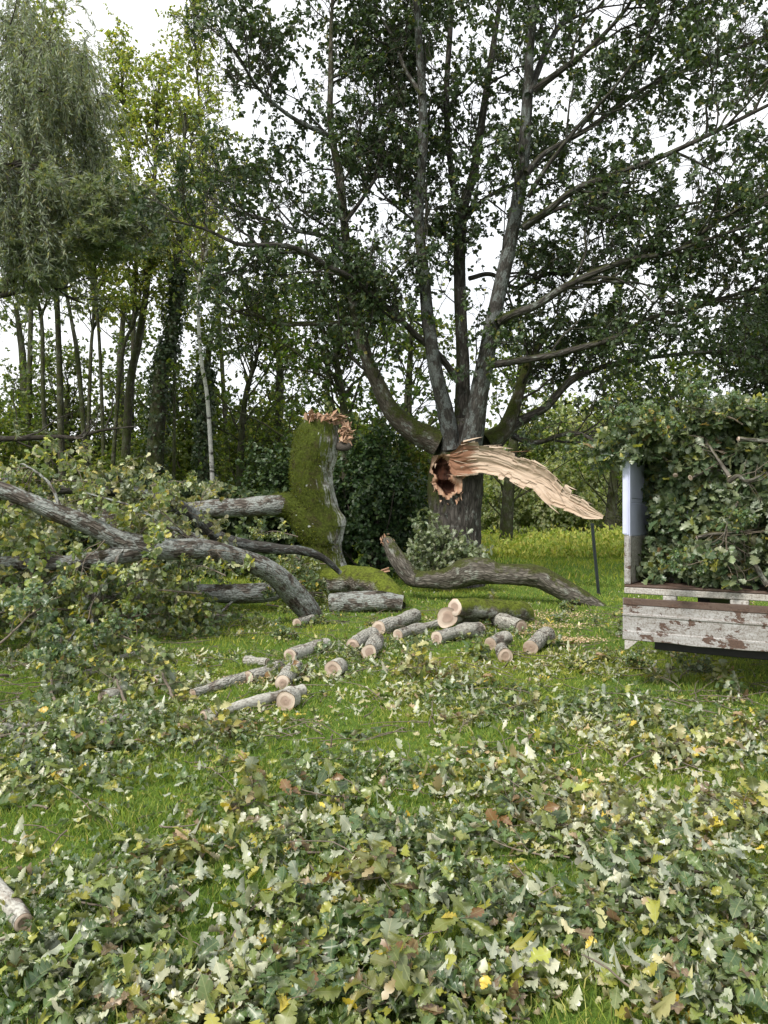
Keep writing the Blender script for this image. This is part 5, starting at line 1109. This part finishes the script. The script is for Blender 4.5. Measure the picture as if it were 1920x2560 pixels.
# leafy sprigs: a twig with whorls of leaves, each one a thing
sgp = 'torn oak sprigs lying over the lawn'
def sprig(seed):
    root = thing('oak_sprig', (0, 0, 0), 'torn oak sprig with whorls of limp leaves lying on the leaf strewn lawn', 'sprig', sgp)
    L_ = R.uniform(.35, .6); n = 12; p = np.zeros((1, n, 3)); d = np.array([1.0, 0, .25])
    for j in range(1, n): d = nrm(d + R.normal(0, .16, 3) + [0, 0, -.04]); p[0, j] = p[0, j - 1] + d * L_ / (n - 1)
    p[..., 2] = np.maximum(p[..., 2], 0) + .025; r = np.linspace(.006, .0025, n)[None]
    q, s_ = kids(p, r, 5, .25, 1, .1, .26, 6, .7, .7, .2, -.03, .2, .014, .4); q[..., 2] = np.maximum(q[..., 2], .02)
    mb = MB(); tubes(mb, p, r, 6); tubes(mb, q, np.maximum(s_, .0018), 4); mb.build('twig', M_TWIG, root)
    mb = MB(); tp = np.concatenate([q[:, -1], p[:, -1], q[:, 3]]); td = np.concatenate([q[:, -1] - q[:, -2], p[:, -1] - p[:, -2], q[:, 3] - q[:, 2]])
    rosettes(mb, tp, td, 5, .05, .10, CUT_OAK if seed % 3 else WILT, OAK, 1.0, .7, .2, bend=.6, fold=.45); mb.build('leaves', M_CUTLEAF, root)
    return root
sp_ = [sprig(i) for i in range(7)]
SPOT = [(1000, 2180), (1180, 2300), (860, 2340), (760, 2150), (1640, 2180), (1760, 2260), (1560, 2300), (1850, 2120), (1480, 2080), (300, 2320), (160, 2280), (240, 2480), (560, 2380), (1340, 2330), (1060, 2440), (680, 2480), (1700, 2060), (1300, 1990), (1130, 1950), (120, 2040), (380, 2120), (620, 1990), (900, 2010), (1800, 1950), (1560, 1930), (1390, 1860), (180, 1890), (330, 1850), (480, 1880), (700, 1850), (1010, 1830), (1240, 1800), (1650, 1830), (1850, 1860), (1120, 1720), (980, 1700), (800, 1700), (1480, 1740), (1700, 1730), (860, 1640), (1010, 1640), (600, 1900), (950, 1560), (760, 1560), (1060, 1580), (930, 1690), (1150, 1640), (1330, 1620), (1420, 1650), (1250, 1520), (300, 1700), (1550, 1600), (80, 1800), (240, 1780), (1420, 1560), (1500, 1540), (1860, 1700), (1380, 2110), (480, 2260), (1150, 1840)]
for _ in range(64):
    q_ = zone(1, 2.25, 7.0, .52, .2)[0]
    if barefac(q_[None])[0] < .35 and wave_noise(q_[None], 811, 3, .5)[0] + .7 * wave_noise(q_[None], 812, 2, 1.7)[0] > .05: SPOT.append((CX + q_[0] / q_[1] * F, CY + H * F / q_[1]))
for i, (sx, sy) in enumerate(SPOT):
    g_ = G(sx, sy); o = sp_[i] if i < 7 else copy_tree(sp_[i % 7], (0, 0, 0), 0, (1, 1, 1))
    sc = R.uniform(.75, 1.15); o.location = (g_[0], g_[1], 0.01); o.rotation_euler = (R.normal(0, .08), R.normal(0, .08), R.uniform(0, 6.28)); o.scale = (sc, sc, sc * R.uniform(.6, 1.1))
# leafy cut branches: the green mass on the left and sprays between the logs
lbg = 'leafy cut oak branches piled against the fallen limbs'
def leafy_branch(items):
    root = thing('leafy_branch', (0, 0, 0), 'leafy cut oak branch in the green pile left of the sawn logs', 'branch', lbg)
    n = 14; p = np.zeros((1, n, 3)); d = np.array([1.0, 0, .45])
    for j in range(1, n): d = nrm(d + R.normal(0, .12, 3) + [0, 0, -.05]); p[0, j] = p[0, j - 1] + d * 1.25 / (n - 1)
    p[..., 2] = np.maximum(p[..., 2], 0) + .03; r = np.linspace(.018, .005, n)[None]
    q, s1 = kids(p, r, 11, .15, 1, .25, .6, 7, .7, .8, .25, -.02, .2, .012, .3); q2, s2 = kids(q, s1, 3, .35, 1, .12, .25, 5, .7, .7, .1, -.05, .2, .012, .4)
    q[..., 2] = np.maximum(q[..., 2], .03); q2[..., 2] = np.maximum(q2[..., 2], .03)
    mb = MB(); tubes(mb, p, r, 8); tubes(mb, q, np.maximum(s1, .003), 5); tubes(mb, q2, np.maximum(s2, .002), 4); mb.build('stem', M_TWIG, root)
    tp = np.concatenate([q2[:, -1], q[:, -1], q2[:, 2]]); td = np.concatenate([q2[:, -1] - q2[:, -2], q[:, -1] - q[:, -2], q2[:, 2] - q2[:, 1]])
    mb = MB(); rosettes(mb, tp, td, 5, .075, .13, items, OAK, 1.0, .6, .3); mb.build('leaves', M_CUTLEAF, root)
    return root
DEEP = [(4, (.055, .11, .055)), (4, (.085, .15, .07)), (2, (.14, .18, .05)), (.7, (.26, .24, .05))]
lb = [leafy_branch(DEEP), leafy_branch(DEEP), leafy_branch(CUT_OAK), leafy_branch(YEL)]
LBS = [(60, 1700, .3, 0), (180, 1680, .25, 1), (20, 1640, .45, 2), (120, 1630, .4, 1), (250, 1610, .4, 0), (60, 1590, .6, 0), (180, 1580, .5, 2), (400, 1560, .1, 2), (500, 1550, .1, 2), (620, 1560, 0, 3), (0, 1750, .1, 1), (100, 1745, .0, 2), (400, 1740, 0, 3), (280, 1755, .05, 3), (-80, 1680, .4, 0), (-120, 1600, .6, 1), (700, 1590, 0, 2), (920, 1650, 0, 3), (700, 1490, .5, 3), (790, 1470, .25, 2), (735, 1500, .7, 3), (680, 1510, .3, 2), (760, 1495, .3, 2), (720, 1512, .2, 3), (780, 1510, .1, 3), (830, 1530, 0, 3), (840, 1560, 0, 2), (1440, 1525, 0, 2), (1490, 1565, 0, 3), (1220, 1575, 0, 2), (-40, 1820, .0, 1), (120, 1850, 0, 2), (1600, 1670, 0, 2), (1700, 1690, 0, 2), (330, 1660, .15, 0)]
used = set()
for sx, sy, z, kd in LBS:
    g_ = G(sx, sy); o = lb[kd] if kd not in used else copy_tree(lb[kd], (0, 0, 0), 0, (1, 1, 1)); used.add(kd)
    if sx > 1150: o['label'] = 'leafy oak branch dropped on the lawn between the right log pile and the truck'; o['group'] = 'leafy branches dropped near the truck'
    elif sx > 560: o['label'] = 'leafy oak spray lying on the lawn among the logs in front of the broken trunks'; o['group'] = 'leafy sprays among the logs'
    else: o['label'] = 'leafy cut oak branch in the green pile left of the sawn logs'; o['group'] = lbg
    sc = R.uniform(.5, .85) * (1 if sx < 450 else (.95 if 1400 < sy < 1515 and sx < 800 else .62)); a = R.uniform(0, 6.28); o.rotation_euler = (R.normal(0, .15), R.normal(0, .15) + .1 * (z > 0), a)
    o.location = (g_[0] - math.cos(a) * .5 * sc, g_[1] - math.sin(a) * .5 * sc, z); o.scale = (sc, sc, sc)
for sx, sy, Y, kd in ((690, 1400, 12.6, 3), (745, 1430, 12.7, 2), (785, 1400, 13.2, 3), (700, 1330, 12.9, 3), (765, 1475, 12.2, 2), (722, 1500, 11.9, 3), (810, 1475, 12.6, 3), (640, 1420, 12.2, 2), (300, 1180, 10.4, 3), (180, 1190, 10.2, 3), (60, 1150, 10.0, 3), (420, 1200, 10.6, 3), (30, 1450, 8.6, 3), (330, 1440, 8.9, 3), (150, 1440, 8.6, 2), (430, 1470, 9.0, 3), (520, 1420, 9.4, 3)):
    o = copy_tree(lb[kd], (0, 0, 0), 0, (1, 1, 1)); w_ = P(sx, sy, Y); a = R.uniform(0, 6.28); sc = R.uniform(.45, .75)
    o.location = (w_[0] - math.cos(a) * .5 * sc, w_[1] - math.sin(a) * .5 * sc, max(w_[2] - .1, 0)); o.rotation_euler = (R.normal(0, .3), R.uniform(-.1, .5), a); o.scale = (sc, sc, sc)
    o['label'] = 'leafy oak branch caught among the fallen limbs, yellowing leaves hanging from it'; o['group'] = 'leafy branches caught among the fallen limbs'
for s_i, v_i, z_i, kd in ((.15, .1, 2.1, 0), (.4, .0, 2.15, 2), (.7, .1, 2.25, 0), (.95, .0, 2.25, 2), (1.15, .2, 2.2, 1), (.05, .3, 2.0, 2), (.55, .5, 2.3, 1), (.75, .05, 1.15, 1), (1.0, .05, 1.3, 0)):
    o = copy_tree(lb[kd], (0, 0, 0), 0, (1, 1, 1)); w_ = tw(np.array([s_i, v_i, z_i])); a = R.uniform(3.4, 5.6) if z_i < 1.8 else R.uniform(0, 6.28); sc = R.uniform(.28, .45)
    o.location = w_; o.rotation_euler = (R.normal(0, .4), R.uniform(-.7, -.1) if z_i > 1.8 else R.uniform(-.1, .5), a); o.scale = (sc, sc, sc)
    o['label'] = 'leafy oak spray sticking out of the heap in the truck'; o['group'] = 'leafy sprays sticking out of the truck load'
# loose twigs and chips of fresh wood
mb = MB(); N = 1300; p = zone(N, 2.2, 12, .55, .2); n = 7; tw_ = np.zeros((N, n, 3)); d = np.column_stack([R.normal(size=N), R.normal(size=N), R.normal(0, .1, N)]); d = nrm(d); tw_[:, 0] = p + [0, 0, .03]
Lq = R.uniform(.1, .55, N)
for j in range(1, n): d = nrm(d + R.normal(0, .16, (N, 3)) * [1, 1, .5]); tw_[:, j] = tw_[:, j - 1] + d * (Lq / (n - 1))[:, None]
tw_[..., 2] = np.clip(tw_[..., 2], .012, .12)
tubes(mb, tw_, (R.uniform(.0015, .006, (N, 1)) * np.linspace(1, .5, n)[None]), 5)
tag(mb.build('loose_twigs', M_TWIG), 'thin broken twigs scattered among the fallen leaves', 'twigs', kind='stuff')
mb = MB()
for sx, sy, rx, ry, n_ in ((1395, 1545, .7, .25, 700), (1370, 1572, .6, .15, 600), (1420, 1608, .55, .12, 800), (1330, 1590, .5, .12, 300), (640, 1700, .5, .2, 160)):
    c = on_ground(sx, sy); q = R.normal(0, .45, (n_, 2)); p = np.column_stack([c[0] + q[:, 0] * rx, c[1] + q[:, 1] * ry * 2, R.uniform(.03, .06, n_)])
    leaves(mb, p, R.normal(size=(n_, 3)) * [1, 1, .2], R.normal(size=(n_, 3)) * .3 + [0, 0, 1], R.uniform(.008, .03, n_), palette(n_, [(1, (.62, .48, .40)), (1, (.52, .40, .31))]), RHOMB, 1.2, wave=0)
tag(mb.build('wood_chips', M_MOSS), 'pale pink wood chips and sawdust strewn on the grass by the logs', 'wood chips', kind='stuff')
print('faces', sum(len(o.data.polygons) for o in COL.objects if o.type == 'MESH'), 'oak tips', OAK_TIPS)
